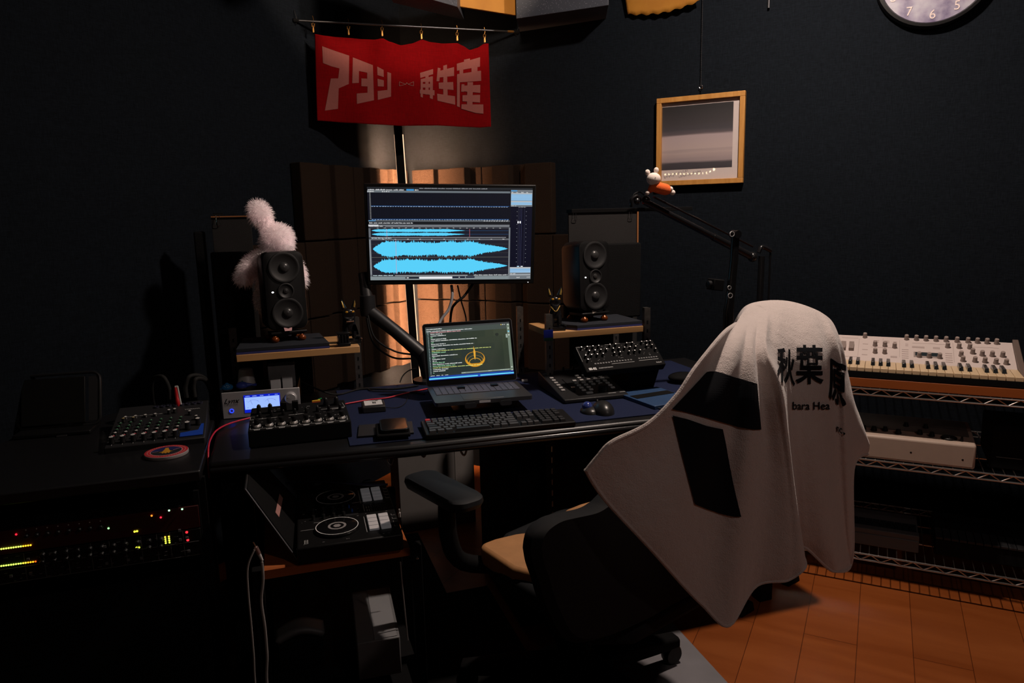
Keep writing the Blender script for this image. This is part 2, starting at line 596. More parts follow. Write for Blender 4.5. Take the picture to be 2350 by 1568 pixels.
# ================================================================== BANNER on its rod
RODY = lambda x: 3.351+(x-.161)/(1.179-.161)*(3.418-3.351)
def rodp(px, py):
    # vertical plane through both rod ends
    d = Vector((1.179-.161, 3.418-3.351, 0)).normalized()
    n = Vector((-d.y, d.x, 0))
    return onp(px, py, n, n.dot(Vector((.161, 3.351, 0)))-.006)
r0, r1 = rodp(679, 47), rodp(1185, 73)
t = T('curtain_rod', 'thin dark metal rod strung across the corner above the red banner', 'rod', r0)
MB().tube([Vector((0, 0, 0)), r1-r0], .0045, 10).build('rod', GUN, t)
MB().tube([(r1-r0)*.955, (r1-r0)*.985], .0055, 10).build('end_ferrule', BRASS, t, 'brass ferrule')
for p, q in ((r0, (672, 27)), (r1, (1190, 56))):
    h = rodp(*q)
    MB().tube(smoothpath([p-r0+Vector((0, 0, -.012)), p-r0+Vector((0, .01, -.014)), p-r0+Vector((0, .02, .0)), h-r0+Vector((0, .02, 0)), h-r0+Vector((.006, .004, .006)), p-r0+Vector((.004, -.004, .004))], 5), .0018, 6).build('hook', STEEL, t)
    MB().lathe([(.009, -.01), (.009, .012)], p-r0+Vector((0, .002, 0)), dirv=(1, 0, 0)).build('end_cap', BLKM, t)

TOPE = [(722, 78), (745, 82), (770, 85), (800, 87), (830, 90), (860, 91), (878, 88), (895, 96), (920, 104), (945, 100), (968, 91), (990, 97), (1015, 100), (1049, 99), (1062, 105), (1078, 115), (1095, 110), (1112, 100), (1121, 100)]
BOTE = [(728, 277), (800, 282), (870, 286), (920, 289), (1000, 288), (1080, 292), (1100, 293), (1127, 291)]
def poly_at(pts, u):
    L = [0]
    for a, b in zip(pts, pts[1:]): L.append(L[-1]+(b[0]-a[0]))
    x = u*L[-1]
    for i in range(len(pts)-1):
        if x <= L[i+1]+1e-9:
            f = (x-L[i])/(L[i+1]-L[i])
            f2 = f*f*(3-2*f)*.4+f*.6
            return (pts[i][0]+(pts[i+1][0]-pts[i][0])*f, pts[i][1]+(pts[i+1][1]-pts[i][1])*f2)
    return pts[-1]
_rd = Vector((1.179-.161, 3.418-3.351, 0)).normalized()
_rn = Vector((-_rd.y, _rd.x, 0))
def banner(u, v):
    a, b = poly_at(TOPE, u), poly_at(BOTE, u)
    px, py = a[0]+(b[0]-a[0])*v, a[1]+(b[1]-a[1])*v
    fold = .012*math.sin(u*PI*5.6+.8+v*1.1)*(1-v*.45)+.007*math.sin(u*17-v*3)+.004*math.sin(u*33+v*5)*(1-v)
    return onp(px, py, _rn, _rn.dot(Vector((.161, 3.351, 0)))-.012-fold)
BANR = weave_mat('red_banner_cloth', (.165, .0008, .002), 700, .15)
BANP = mat('banner_print', (.26, .07, .058), .85, noise=.1, nscale=80)
mb = MB(); mb.grid(banner, 150, 70)
t = T('banner', 'red cloth banner with large pale Japanese lettering hanging from clips', 'banner', (0, 0, 0))
bo = mb.build('cloth', BANR, t)
_m = bo.modifiers.new('thick', 'SOLIDIFY'); _m.thickness = .0012; _m.offset = 0

def decal(name, polys, target_verts, target_polys, m, parent, eps, nsub=9, to_px=None, label=None):
    """flat shapes printed on a curved cloth: polygons are cut into small pieces and dropped onto it"""
    bvh = BVHTree.FromPolygons([tuple(v) for v in target_verts], target_polys)
    out = MB()
    for k_, poly in enumerate(polys):
        bm = bmesh.new()
        fl = isinstance(poly, tuple)
        vs = [bm.verts.new((p[0], p[1], 0)) for p in (poly[0] if fl else poly)]
        for f in (poly[1] if fl else [tuple(range(len(vs)))]):
            try: bm.faces.new([vs[i] for i in f])
            except ValueError: pass
        xs = [v.co.x for v in bm.verts]; ys = [v.co.y for v in bm.verts]
        for ax, lo, hi in ((0, min(xs), max(xs)), (1, min(ys), max(ys))):
            k = lo+nsub
            while k < hi:
                no = (1, 0, 0) if ax == 0 else (0, 1, 0)
                co = (k, 0, 0) if ax == 0 else (0, k, 0)
                bmesh.ops.bisect_plane(bm, geom=bm.verts[:]+bm.edges[:]+bm.faces[:], plane_co=co, plane_no=no)
                k += nsub
        bmesh.ops.triangulate(bm, faces=bm.faces[:])
        dead = []
        for v in bm.verts:
            d = ray(v.co.x, v.co.y).normalized()
            hit = bvh.ray_cast(CP, d)
            if hit[0] is None: dead.append(v); continue
            n_ = hit[1].normalized()
            if n_.dot(d) > 0: n_ = -n_
            v.co = hit[0]+n_*(eps+k_*.0002)-d*.0008
        bmesh.ops.delete(bm, geom=dead, context='VERTS')
        # drop pieces that bridge over a fold of the cloth
        bad = [f for f in bm.faces if max(e.calc_length() for e in f.edges) > .07]
        bmesh.ops.delete(bm, geom=bad, context='FACES')
        bm.verts.index_update()
        out.add([v.co.copy() for v in bm.verts], [tuple(v.index for v in f.verts) for f in bm.faces])
        bm.free()
    me = bpy.data.meshes.new(name)
    me.from_pydata([tuple(v) for v in out.v], [], out.f)
    me.materials.append(m)
    return place(name, me, parent, label=label)

Z7 = lambda L: [(660+x/4.352, 20+y/4.352) for x, y in L]
CH_A = [Z7([(345, 375), (480, 425), (614, 470), (611, 752), (510, 797), (503, 1000), (372, 1018), (432, 697), (505, 697), (517, 597), (433, 575), (353, 543)])]
CH_TA = [Z7([(651, 487), (852, 565), (862, 915), (693, 952), (690, 848), (798, 840), (798, 778), (737, 775), (737, 697), (795, 700), (795, 640), (712, 623), (711, 742), (645, 745)])]
CH_SI = [Z7([(895, 578), (958, 612), (960, 683), (897, 663)]), Z7([(897, 700), (960, 716), (960, 778), (900, 776)]), Z7([(995, 632), (1032, 645), (1032, 878), (900, 912), (898, 823), (995, 812)])]
CH_SAI = [Z7([(1322, 642), (1453, 603), (1453, 655), (1325, 693)]),
          Z7([(1375, 672), (1408, 662), (1408, 860), (1375, 858)]),
          Z7([(1328, 705), (1350, 700), (1350, 890), (1328, 880)]), Z7([(1420, 680), (1450, 676), (1450, 905), (1420, 895)]),
          Z7([(1328, 705), (1450, 676), (1450, 730), (1328, 735)]), Z7([(1328, 752), (1450, 752), (1450, 790), (1328, 790)]),
          Z7([(1320, 810), (1466, 815), (1466, 868), (1320, 848)])]
CH_SEI = [Z7([(1500, 590), (1527, 595), (1515, 725), (1487, 725)]), Z7([(1505, 625), (1661, 583), (1661, 672), (1500, 690)]),
          Z7([(1555, 570), (1590, 560), (1597, 880), (1553, 870)]), Z7([(1508, 740), (1652, 732), (1655, 812), (1510, 800)]),
          Z7([(1492, 850), (1670, 875), (1672, 960), (1495, 920)])]
CH_SAN = [Z7([(1760, 510), (1820, 497), (1822, 560), (1762, 560)]), Z7([(1688, 550), (1922, 486), (1920, 580), (1690, 620)]),
          Z7([(1715, 610), (1752, 600), (1752, 665), (1715, 665)]), Z7([(1835, 575), (1895, 570), (1895, 640), (1835, 640)]),
          Z7([(1690, 655), (1930, 620), (1932, 722), (1690, 738)]),
          Z7([(1690, 655), (1718, 655), (1718, 985), (1690, 975)]),
          Z7([(1735, 755), (1765, 755), (1760, 830), (1732, 830)]), Z7([(1795, 735), (1850, 735), (1845, 965), (1790, 965)]),
          Z7([(1740, 770), (1922, 762), (1922, 842), (1740, 825)]), Z7([(1745, 865), (1920, 862), (1920, 938), (1745, 925)]),
          Z7([(1735, 955), (1953, 958), (1955, 1050), (1880, 1043), (1733, 1000)])]
def stroke(pts, w_):
    out = []
    for a, b in zip(pts, pts[1:]):
        dx, dy = b[0]-a[0], b[1]-a[1]; L = math.hypot(dx, dy) or 1
        nx, ny = -dy/L*w_/2, dx/L*w_/2
        out.append([(a[0]+nx, a[1]+ny), (b[0]+nx, b[1]+ny), (b[0]-nx, b[1]-ny), (a[0]-nx, a[1]-ny)])
    return out
CH_GL = stroke(Z7([(1115, 730), (1180, 755), (1190, 738), (1202, 755), (1258, 730), (1256, 772), (1205, 757), (1190, 742), (1178, 757), (1115, 772), (1115, 730)]), 1.1)
bm_ = bo.data
bv, bp_ = [v.co.copy() for v in bm_.vertices], [tuple(p.vertices) for p in bm_.polygons]
for g in (CH_A, CH_TA, CH_SI, CH_SAI, CH_SEI, CH_SAN, CH_GL):
    decal('lettering', g, bv, bp_, BANP, t, .0014, 6)
# clips between rod and cloth
for (cx, cy), wh in zip(((719, 66), (800, 72), (877, 75), (967, 82), (1049, 86), (1112, 90)), ('at its far left corner', 'second from the left', 'third from the left', 'third from the right', 'second from the right', 'at its far right corner')):
    p = rodp(cx, cy)
    k = T('hanging_clip', 'small brass clip holding up the red banner, '+wh, 'clip', p, 0, 'clips along the red banner')
    MB().tube(smoothpath([(0, 0, .052), (.003, 0, .035), (0, 0, .022)], 4), .0012, 6).build('wire_hook', BRASS, k)
    MB().tube([(.006*math.cos(a), 0, .014+.008*math.sin(a)) for a in [2*PI*q/10 for q in range(10)]], .0011, 5, closed=True).build('ring', BRASS, k)
    MB().slab([(-.002, -.006, .006), (.002, -.006, .006), (.003, -.006, -.014), (-.003, -.006, -.014)], (0, 1, 0), .0015).slab([(-.002, .006, .006), (.002, .006, .006), (.003, .003, -.014), (-.003, .003, -.014)], (0, 1, 0), .0015).tube([(-.001, -.003, .008), (-.007, -.003, .020)], .0009, 5).tube([(.001, -.003, .008), (.007, -.003, .020)], .0009, 5).build('jaw', BRASS, k)

# ================================================================== PICTURE, CHAIN, CLOCK on the right wall
FRW = wood_mat('oak_frame', (.43, .19, .04), (.52, .255, .065), (8, 1, 1), 8, .45)
pc = WR(1.534, 0, 1.625)
t = T('picture_frame', 'square light oak picture frame with blurred dark and pale photograph on the right wall', 'picture', pc, R(-45))
hw = .186
fw_ = .021
mb = MB()
for a, b in (((-hw, -hw), (hw, -hw+fw_)), ((-hw, hw-fw_), (hw, hw)), ((-hw, -hw+fw_), (-hw+fw_, hw-fw_)), ((hw-fw_, -hw+fw_), (hw, hw-fw_))):
    mb.box(((a[0]+b[0])/2, -.018, (a[1]+b[1])/2), (b[0]-a[0], .026, b[1]-a[1]))
mb.build('frame', FRW, t, bevel=.0015)
MB().rect(-hw+.015, hw-.015, -hw+.015, hw-.015, -.012).build('mat_board', mat('picture_mat', (.60, .52, .50), .8), t)
# printed photograph: horizontally smeared bands
PHO = bpy.data.materials.new('smeared_photo'); PHO.use_nodes = True
nt = PHO.node_tree; b = nt.nodes['Principled BSDF']; b.inputs['Roughness'].default_value = .6
tc = nt.nodes.new('ShaderNodeTexCoord'); sp = nt.nodes.new('ShaderNodeSeparateXYZ')
nt.links.new(tc.outputs['Object'], sp.inputs[0])
mr = nt.nodes.new('ShaderNodeMapRange'); mr.inputs['From Min'].default_value = -.118; mr.inputs['From Max'].default_value = .149
ns = nt.nodes.new('ShaderNodeTexNoise'); ns.inputs['Scale'].default_value = 30; ns.inputs['Detail'].default_value = 4
mp = nt.nodes.new('ShaderNodeMapping'); mp.inputs['Scale'].default_value = (.12, 1, 2.2)
nt.links.new(tc.outputs['Object'], mp.inputs[0]); nt.links.new(mp.outputs[0], ns.inputs['Vector'])
ad = nt.nodes.new('ShaderNodeMath'); ad.operation = 'MULTIPLY_ADD'; ad.inputs[1].default_value = .022
nt.links.new(ns.outputs['Fac'], ad.inputs[0]); nt.links.new(sp.outputs['Z'], ad.inputs[2])
nt.links.new(ad.outputs[0], mr.inputs[0])
cr = nt.nodes.new('ShaderNodeValToRGB')
E_ = cr.color_ramp.elements
E_[0].position, E_[0].color = 0, (.035, .03, .04, 1)
E_[1].position, E_[1].color = .13, (.05, .045, .055, 1)
for pos, col in ((.17, (.30, .24, .25)), (.30, (.42, .33, .32)), (.33, (.36, .29, .29)), (.36, (.44, .35, .34)), (.56, (.40, .32, .33)), (.60, (.10, .08, .09)), (.66, (.05, .045, .055)), (.74, (.04, .035, .04)), (1., (.016, .014, .016))):
    e = E_.new(pos); e.color = (*col, 1)
nt.links.new(mr.outputs[0], cr.inputs[0]); nt.links.new(cr.outputs[0], b.inputs['Base Color'])
MB().rect(-.166, .137, -.118, .149, -.0128).build('photograph', PHO, t)
GLS = bpy.data.materials.new('picture_glass'); GLS.use_nodes = True
_n = GLS.node_tree; _n.nodes.clear()
_o = _n.nodes.new('ShaderNodeOutputMaterial'); _m = _n.nodes.new('ShaderNodeMixShader'); _t = _n.nodes.new('ShaderNodeBsdfTransparent'); _g = _n.nodes.new('ShaderNodeBsdfGlossy'); _f = _n.nodes.new('ShaderNodeFresnel')
_g.inputs['Roughness'].default_value = .02; _f.inputs[0].default_value = 1.5
_m.inputs[0].default_value = .07; _n.links.new(_t.outputs[0], _m.inputs[1]); _n.links.new(_g.outputs[0], _m.inputs[2]); _n.links.new(_m.outputs[0], _o.inputs[0])
MB().rect(-hw+.015, hw-.015, -hw+.015, hw-.015, -.0165).build('glass', GLS, t)
INK = mat('pencil_ink', (.12, .11, .13), .7)
rnd = random.Random(5)
mb = MB()
for (x0, z0, n) in ((-.155, -.148, 13), (-.09, -.150, 12)):
    pts = []
    for i in range(n*3):
        pts.append((x0+i*.0028, -.0131, z0+i*.0006+.0055*math.sin(i*1.9+rnd.random()*1.5)*(.5+rnd.random())))
    mb.tube(smoothpath(pts, 2), .0005, 4)
mb.build('handwriting', INK, t, 'faint pencil handwriting in the lower margin')
MB().tube([(0, -.012, hw), (0, -.012, hw+.028)], .0016, 6).tube([(.007*math.cos(a), -.012, hw+.034+.007*math.sin(a)) for a in [2*PI*q/12 for q in range(12)]], .0013, 5, closed=True).build('hanger', STEEL, t)
ct = WR(1.534, .014, 1.625+hw+.038)
mb = MB()
z = 0
i = 0
while z < .52:
    mb.ell((0, 0, z), (.0022, .0022, .0030), 6, 4)
    z += .0072; i += 1
mb.tube([(0, 0, 0), (0, 0, .52)], .0008, 4)
tag(mb.build('ball_chain', GUN, loc=ct), 'thin bead chain running up the wall from the oak picture frame', 'chain')
hk = onp(1764, 10, NR, KR-.015)
mb = MB(); mb.tube([Vector((0, 0, -.014)), Vector((0, 0, .22))], .0045, 8)
tag(mb.build('hanging_rod', GUN, loc=hk), 'short grey rod end hanging at the top of the right wall', 'rod')

cc = onp(2147, -68, NR, KR-.02)
rc = .5*(onp(2266, -20, NR, KR)-onp(2036, -20, NR, KR)).length*1.04
e6 = onp(2138, 57, NR, KR)
rc = cc.z-e6.z+.012
t = T('wall_clock', 'round black rimmed wall clock with mottled violet face on the right wall', 'clock', (cc.x, cc.y, cc.z), R(-45))
MB().lathe([(rc-.012, -.02), (rc, -.02), (rc+.006, 0), (rc, .022), (rc-.010, .024), (rc-.016, .008), (rc-.016, .0)], (0, 0, 0), 'Y', 64).build('rim', BLK, t)
FACE = bpy.data.materials.new('clock_face'); FACE.use_nodes = True
nt = FACE.node_tree; b = nt.nodes['Principled BSDF']; b.inputs['Roughness'].default_value = .5
tc = nt.nodes.new('ShaderNodeTexCoord'); ns = nt.nodes.new('ShaderNodeTexNoise'); ns.inputs['Scale'].default_value = 14; ns.inputs['Detail'].default_value = 5
cr = nt.nodes.new('ShaderNodeValToRGB'); E_ = cr.color_ramp.elements
E_[0].position, E_[0].color = .32, (.10, .07, .16, 1)
E_[1].position, E_[1].color = .66, (.42, .40, .46, 1)
e = E_.new(.5); e.color = (.30, .27, .36, 1)
nt.links.new(tc.outputs['Object'], ns.inputs['Vector']); nt.links.new(ns.outputs['Fac'], cr.inputs[0]); nt.links.new(cr.outputs[0], b.inputs['Base Color'])
MB().lathe([(.0001, .004), (rc-.013, .004)], (0, 0, 0), 'Y', 64).build('face', FACE, t)
NUMM = mat('clock_numeral', (.75, .62, .58), .6)
for n in range(1, 13):
    a = PI/2-n*PI/6
    text_part('numeral', str(n), .045, NUMM, t, ((rc-.042)*math.cos(a), -.006, (rc-.042)*math.sin(a)))
for name, a, L, w_ in (('hour_hand', R(-101), .087, .007), ('minute_hand', R(-42), .118, .004)):
    d = Vector((math.cos(a), 0, math.sin(a))); s_ = Vector((-d.z, 0, d.x))*w_/2
    MB().slab([-s_-d*.015+Vector((0, -.009, 0)), s_-d*.015+Vector((0, -.009, 0)), s_+d*L+Vector((0, -.009, 0)), -s_+d*L+Vector((0, -.009, 0))], (0, -1, 0), .0015).build(name, NUMM, t)

# ================================================================== DESKS
DZ = .72
DESKM = mat('black_desk_laminate', (.008, .008, .009), .38, noise=.2, nscale=60)
t = T('desk', 'wide black desk carrying the screens, with a rounded glossy front edge', 'desk', (0, 0, 0))
mb = MB(); mb.prism([(-.195, 1.925), (.30, 1.875), (1.05, 1.845), (1.62, 1.835), (1.62, 2.63), (-.195, 2.63)], DZ-.03, DZ)
mb.build('desk_top', DESKM, t, bevel=.008)
mb = MB(); mb.tube([(-.19, 1.932, DZ-.022), (.30, 1.880, DZ-.022), (1.05, 1.850, DZ-.022), (1.61, 1.840, DZ-.022)], .011, 12)
mb.build('edge_rail', mat('edge_rail', (.02, .02, .022), .22, .4), t)
for x, y in ((-.15, 2.0), (-.15, 2.56), (1.52, 1.95), (1.52, 2.56)):
    MB().box((x, y, (DZ-.03)/2), (.05, .05, DZ-.03)).build('leg', BLKM, t, bevel=.004)
MB().box((.69, 2.58, .60), (1.62, .03, .10)).build('back_rail', BLKM, t)
for x, y in ((.262, 1.93), (.36, 1.96), (.47, 1.93)):
    MB().tube(smoothpath([(x, y, DZ-.03), (x-.004, y, DZ-.05), (x+.006, y, DZ-.066), (x+.014, y, DZ-.05)], 4), .003, 6).build('cable_hook', GUN, t)
t = T('side_table', 'black table on the left carrying the audio mixer and the round coaster', 'table', (0, 0, 0))
MB().prism([(-1.22, 1.88), (-.21, 1.88), (-.21, 2.62), (-.50, 2.62), (-1.22, 1.92)], DZ-.03, DZ-.001).build('table_top', DESKM, t, bevel=.004)
for x, y in ((-1.12, 1.92), (-.52, 2.54), (-.214, 1.93), (-.225, 2.56)):
    MB().box((x, y, (DZ-.03)/2), (.018, .04, DZ-.03)).build('leg', BLKM, t)
# blue desk mat
BLUE = mat('navy_desk_mat', (.010, .016, .050), .85, noise=.25, nscale=500, bump=.2, bscale=900, spec=.2)
o = MB().prism([(.16, 1.925), (.60, 1.90), (1.50, 1.875), (1.52, 2.58), (.18, 2.60)], 0, .003).build('desk_mat', BLUE, loc=(0, 0, DZ+.0005))
tag(o, 'large navy blue desk mat covering the right half of the desk', 'desk mat')
DM = DZ+.0035

# ================================================================== SPEAKER SHELVES
SHW = wood_mat('beech_shelf', (.50, .25, .09), (.62, .34, .14), (.3, 6, 1), 5, .5)
POSTM = mat('slotted_post', (.16, .15, .14), .35, .8, noise=.5, nscale=90)
def rail(mb, x, y, z0, z1, w_=.02, hw=.012):
    mb.box((x, y, (z0+z1)/2), (hw, w_, z1-z0))
    mb.box((x, y-w_/2, (z0+z1)/2), (hw+.006, .003, z1-z0))
    z = z0+.02
    while z < z1-.02:
        mb.box((x, y-w_/2-.001, z), (.005, .003, .012), 1)
        z += .032
def shelf(x0, x1, y0, y1, label, posts):
    t = T('speaker_shelf', label, 'shelf', ((x0+x1)/2, (y0+y1)/2, DZ), 0, 'speaker shelves on the desk')
    cx, cy = (x0+x1)/2, (y0+y1)/2
    MB().box((0, 0, .92-DZ-.011), (x1-x0, y1-y0, .022)).build('shelf_board', SHW, t, bevel=.0015)
    for x, y, top in posts:
        mb = MB(); rail(mb, x-cx, y-cy, .001, top-DZ, .022, .018)
        mb.build('post', [POSTM, BLKM], t)
    return t
shelf(-.129, .246, 2.352, 2.60, 'beech speaker shelf left of the monitor with black slotted posts', [(.262, 2.59, .985), (-.146, 2.59, .975)])
shelf(.905, 1.257, 2.325, 2.577, 'beech speaker shelf right of the laptop with metal slotted posts', [(.892, 2.335, .985), (.872, 2.588, .985), (1.272, 2.335, .985), (1.272, 2.588, .985)])
SZ = .9205
# isolation mats
PADM = mat('slate_foam_pad', (.020, .023, .030), .8, spec=.2)
PADB = mat('blue_pad_edge', (.03, .035, .16), .8)
def pad(pts, label):
    t = T('isolation_pad', label, 'speaker pad', (pts[0][0], pts[0][1], SZ), 0, 'isolation pads under the speakers')
    q = [(p[0]-pts[0][0], p[1]-pts[0][1]) for p in pts]
    MB().prism(q, 0, .007).build('felt_layer', PADB, t, 'dark blue lower layer')
    MB().prism(q, .0072, .018).build('foam_layer', PADM, t, bevel=.001)
pad([(-.128, 2.356), (.152, 2.356), (.135, 2.58), (-.115, 2.58)], 'slate grey pad under the left speaker')
pad([(1.00, 2.330), (1.255, 2.330), (1.255, 2.535), (.955, 2.535), (.955, 2.40)], 'slate grey pad under the right speaker')

# ================================================================== STUDIO MONITORS (three-way)
SPK = mat('speaker_body', (.006, .006, .0065), .42, spec=.3, bump=.05, bscale=500)
CONE = mat('speaker_cone', (.012, .012, .013), .55)
DUST = mat('dust_cap', (.035, .035, .036), .3)
AMBER = mat('amber_foot', (.20, .045, .008), .22, metal=.4)
def rrect(w_, h, r, n=6):
    out = []
    for cx, cz, a0 in ((w_/2-r, h/2-r, 0), (-w_/2+r, h/2-r, PI/2), (-w_/2+r, -h/2+r, PI), (w_/2-r, -h/2+r, 3*PI/2)):
        for i in range(n+1):
            a = a0+PI/2*i/n
            out.append((cx+r*math.cos(a), cz+r*math.sin(a)))
    return out
def loft(mb, rings, m=0, cap=True):
    n = len(rings[0]); o = len(mb.v)
    for rg in rings: mb.v += [Vector(p) for p in rg]
    for i in range(len(rings)-1):
        for j in range(n):
            mb.f.append((o+i*n+j, o+i*n+(j+1) % n, o+(i+1)*n+(j+1) % n, o+(i+1)*n+j)); mb.m.append(m)
    if cap:
        mb.f.append(tuple(o+j for j in range(n))); mb.m.append(m)
        mb.f.append(tuple(o+(len(rings)-1)*n+j for j in range(n))); mb.m.append(m)
def speaker(loc, rz, tilt, label, W=.130, H=.252, D=.145):
    t = T('studio_speaker', label, 'speaker', loc, (tilt, 0, rz), 'studio speakers on the shelves')
    zc = .040+H/2
    mb = MB()
    rr = lambda w_, h, r, y: [(x, y, zc+z) for x, z in rrect(w_, h, r)]
    loft(mb, [rr(W*.80, H*.90, .02, D), rr(W*.96, H*.97, .022, D*.8), rr(W, H, .024, D*.35), rr(W, H, .024, .012), rr(W-.006, H-.006, .022, .003), rr(W-.026, H-.026, .016, 0)])
    mb.build('cabinet', SPK, t)
    def driver(z, r, name):
        mb = MB()
        k = r
        mb.lathe([(k*1.08, .0), (k*1.05, .0045), (k, .005), (k*.93, .0052), (k*.86, .003), (k*.45, .0006), (k*.36, .0006)], (0, .0, zc+z), 'Y', 40)
        return mb.build(name, CONE, t)
    for z, nm in ((.073, 'upper_woofer'), (-.073, 'lower_woofer')):
        dd = driver(z, .046, nm)
        MB().lathe([(.017, .0005), (.0145, .005), (.008, .008), (.0001, .009)], (0, 0, zc+z), 'Y', 24).build('dust_cap', DUST, dd)
    dd = driver(-.002, .024, 'tweeter')
    MB().lathe([(.009, .0005), (.007, .004), (.0001, .006)], (0, 0, zc-.002), 'Y', 20).build('dome', DUST, dd)
    MB().ell((-.041, -.001, zc-.004), (.0036, .0012, .0026)).build('status_light', glow('led_white', 255, 255, 255, 2.5), t, 'lit white status light')
    # tilting stand with two amber feet
    MB().box((0, .055, .026), (.10, .10, .010)).box((0, .004, .030), (.115, .008, .008)).build('stand_plate', BLK, t, bevel=.002)
    for x in (-.045, .040):
        for y in (.008, .105):
            MB().lathe([(.008, .0), (.0125, .004), (.0135, .009), (.0115, .015), (.006, .019), (.005, .021)], (x, y, .0)).build('foot', AMBER, t, 'amber spherical foot')
    return t
SPZ = SZ+.018
speaker((.034, 2.432, SPZ), R(10), R(-3), 'black three-way studio speaker left of the monitor with the fluffy toy behind it')
speaker((1.098, 2.385, SPZ), R(8), R(-2), 'black three-way studio speaker on the right shelf in front of the foam panels')
# pale stickers under the speakers
tag(MB().prism([(-.010, 0), (.012, .0), (.014, .012), (.002, .008), (-.012, .014)], 0, .0015).build('sticker', mat('pink_sticker', (.65, .35, .36), .6), loc=(.03, 2.425, SPZ+.0355), rot=(R(60), 0, R(10))), 'small pink cat shaped sticker below the left speaker', 'sticker')
tag(MB().prism([(-.010, -.005), (.010, 0), (-.010, .006)], 0, .0015).build('sticker', mat('pale_sticker', (.5, .42, .36), .6), loc=(1.093, 2.388, SPZ+.0345), rot=(R(70), 0, R(8))), 'small pale arrow shaped tag below the right speaker', 'sticker')

# felt boards with binder clips behind the speakers
FELT = mat('grey_felt', (.026, .0245, .0245), .95, spec=.1, noise=.15, nscale=200, bump=.3, bscale=600)
GOBO = mat('black_absorber', (.008, .008, .0085), .95, spec=.08, bump=.4, bscale=300)
def absorber(x0, x1, z0, z1, y, label, rz=0, group='black absorbers standing behind the speakers'):
    o = MB().box(((x1-x0)/2, .015, (z1-z0)/2), (x1-x0, .03, z1-z0)).build('absorber_panel', GOBO, loc=(x0, y, z0), rot=(0, 0, rz), bevel=.006)
    return tag(o, label, 'foam panel', group)
def clip(p, rz, label, up=1):
    t = T('binder_clip', label, 'clip', p, rz, 'binder clips on the felt boards')
    MB().slab([(-.016, -.008, 0), (.016, -.008, 0), (.016, -.001, .012), (-.016, -.001, .012)], (0, -1, 0), .001).slab([(-.016, .008, 0), (.016, .008, 0), (.016, .001, .012), (-.016, .001, .012)], (0, 1, 0), .001).box((0, 0, .013), (.034, .004, .003)).build('body', BLK, t)
    MB().tube(smoothpath([(-.005, -.010, .008), (-.006, -.011, -.012), (-.009, -.011, -.022), (-.006, -.011, -.028), (.006, -.011, -.028), (.009, -.011, -.022), (.006, -.011, -.012), (.005, -.010, .008)], 4), .0009, 6).build('wire_handle', STEEL, t)
def feltboard(px0, py0, px1, py1, Y, label, edge):
    a, b = ony(px0, py0, Y), ony(px1, py1, Y)
    c = Vector(((a.x+b.x)/2, Y, .03))
    t = T('felt_board', label, 'board', (c.x, Y, DZ), 0, 'felt boards behind the speakers')
    w_, z0, z1 = b.x-a.x, b.z-DZ, a.z-DZ
    MB().box((0, .004, (z1+.001)/2), (w_, .008, z1)).build('board', FELT, t, bevel=.001)
    MB().box((0, -.001, z1-.0015), (w_, .010, .004)).build('top_binding', mat('orange_binding', (.30, .11, .03), .7), t, 'thin orange binding')
    if edge:
        MB().box((w_/2-.002, -.001, (z1+z0)/2), (.006, .010, z1-z0)).build('side_binding', MATS['orange_binding'], t, 'orange binding on the right edge')
    return a, b
a, b = feltboard(1305, 487, 1463, 565, 2.608, 'grey felt board clipped above the right speaker with an orange right edge', True)
clip((a.x+.022, 2.612, a.z-.004), 0, 'black binder clip at the left of the right felt board')
clip((b.x-.035, 2.612, a.z-.004), 0, 'black binder clip at the right of the right felt board')
a, b = feltboard(484, 497, 582, 580, 2.72, 'grey felt board left of the fluffy toy with a thin orange top edge', False)
clip((a.x+.022, 2.724, a.z-.004), 0, 'black binder clip on the left felt board')
for nm, px0, py0, px1, py1, Y, lb in (
        ('', 443, 532, 500, 862, 2.74, 'black absorber panel at the far left behind the speaker'),
        ('', 482, 580, 590, 800, 2.66, 'black absorber panel behind the fluffy toy')):
    a, b = ony(px0, py0, Y), ony(px1, py1, Y)
    absorber(a.x, b.x, DZ*0, a.z, Y, lb) if px0 < 450 else absorber(a.x, b.x, DZ, a.z, Y, lb)
a, b = ony(1297, 562, 2.545), ony(1388, 750, 2.545)
a2, b2 = ony(1388, 560, 2.54), ony(1472, 748, 2.54)
absorber(a.x, a2.x-.003, SZ, a.z, 2.545, 'black absorber panel left half behind the right speaker')
absorber(a2.x, b2.x, SZ, a2.z, 2.545, 'black absorber panel right half behind the right speaker')
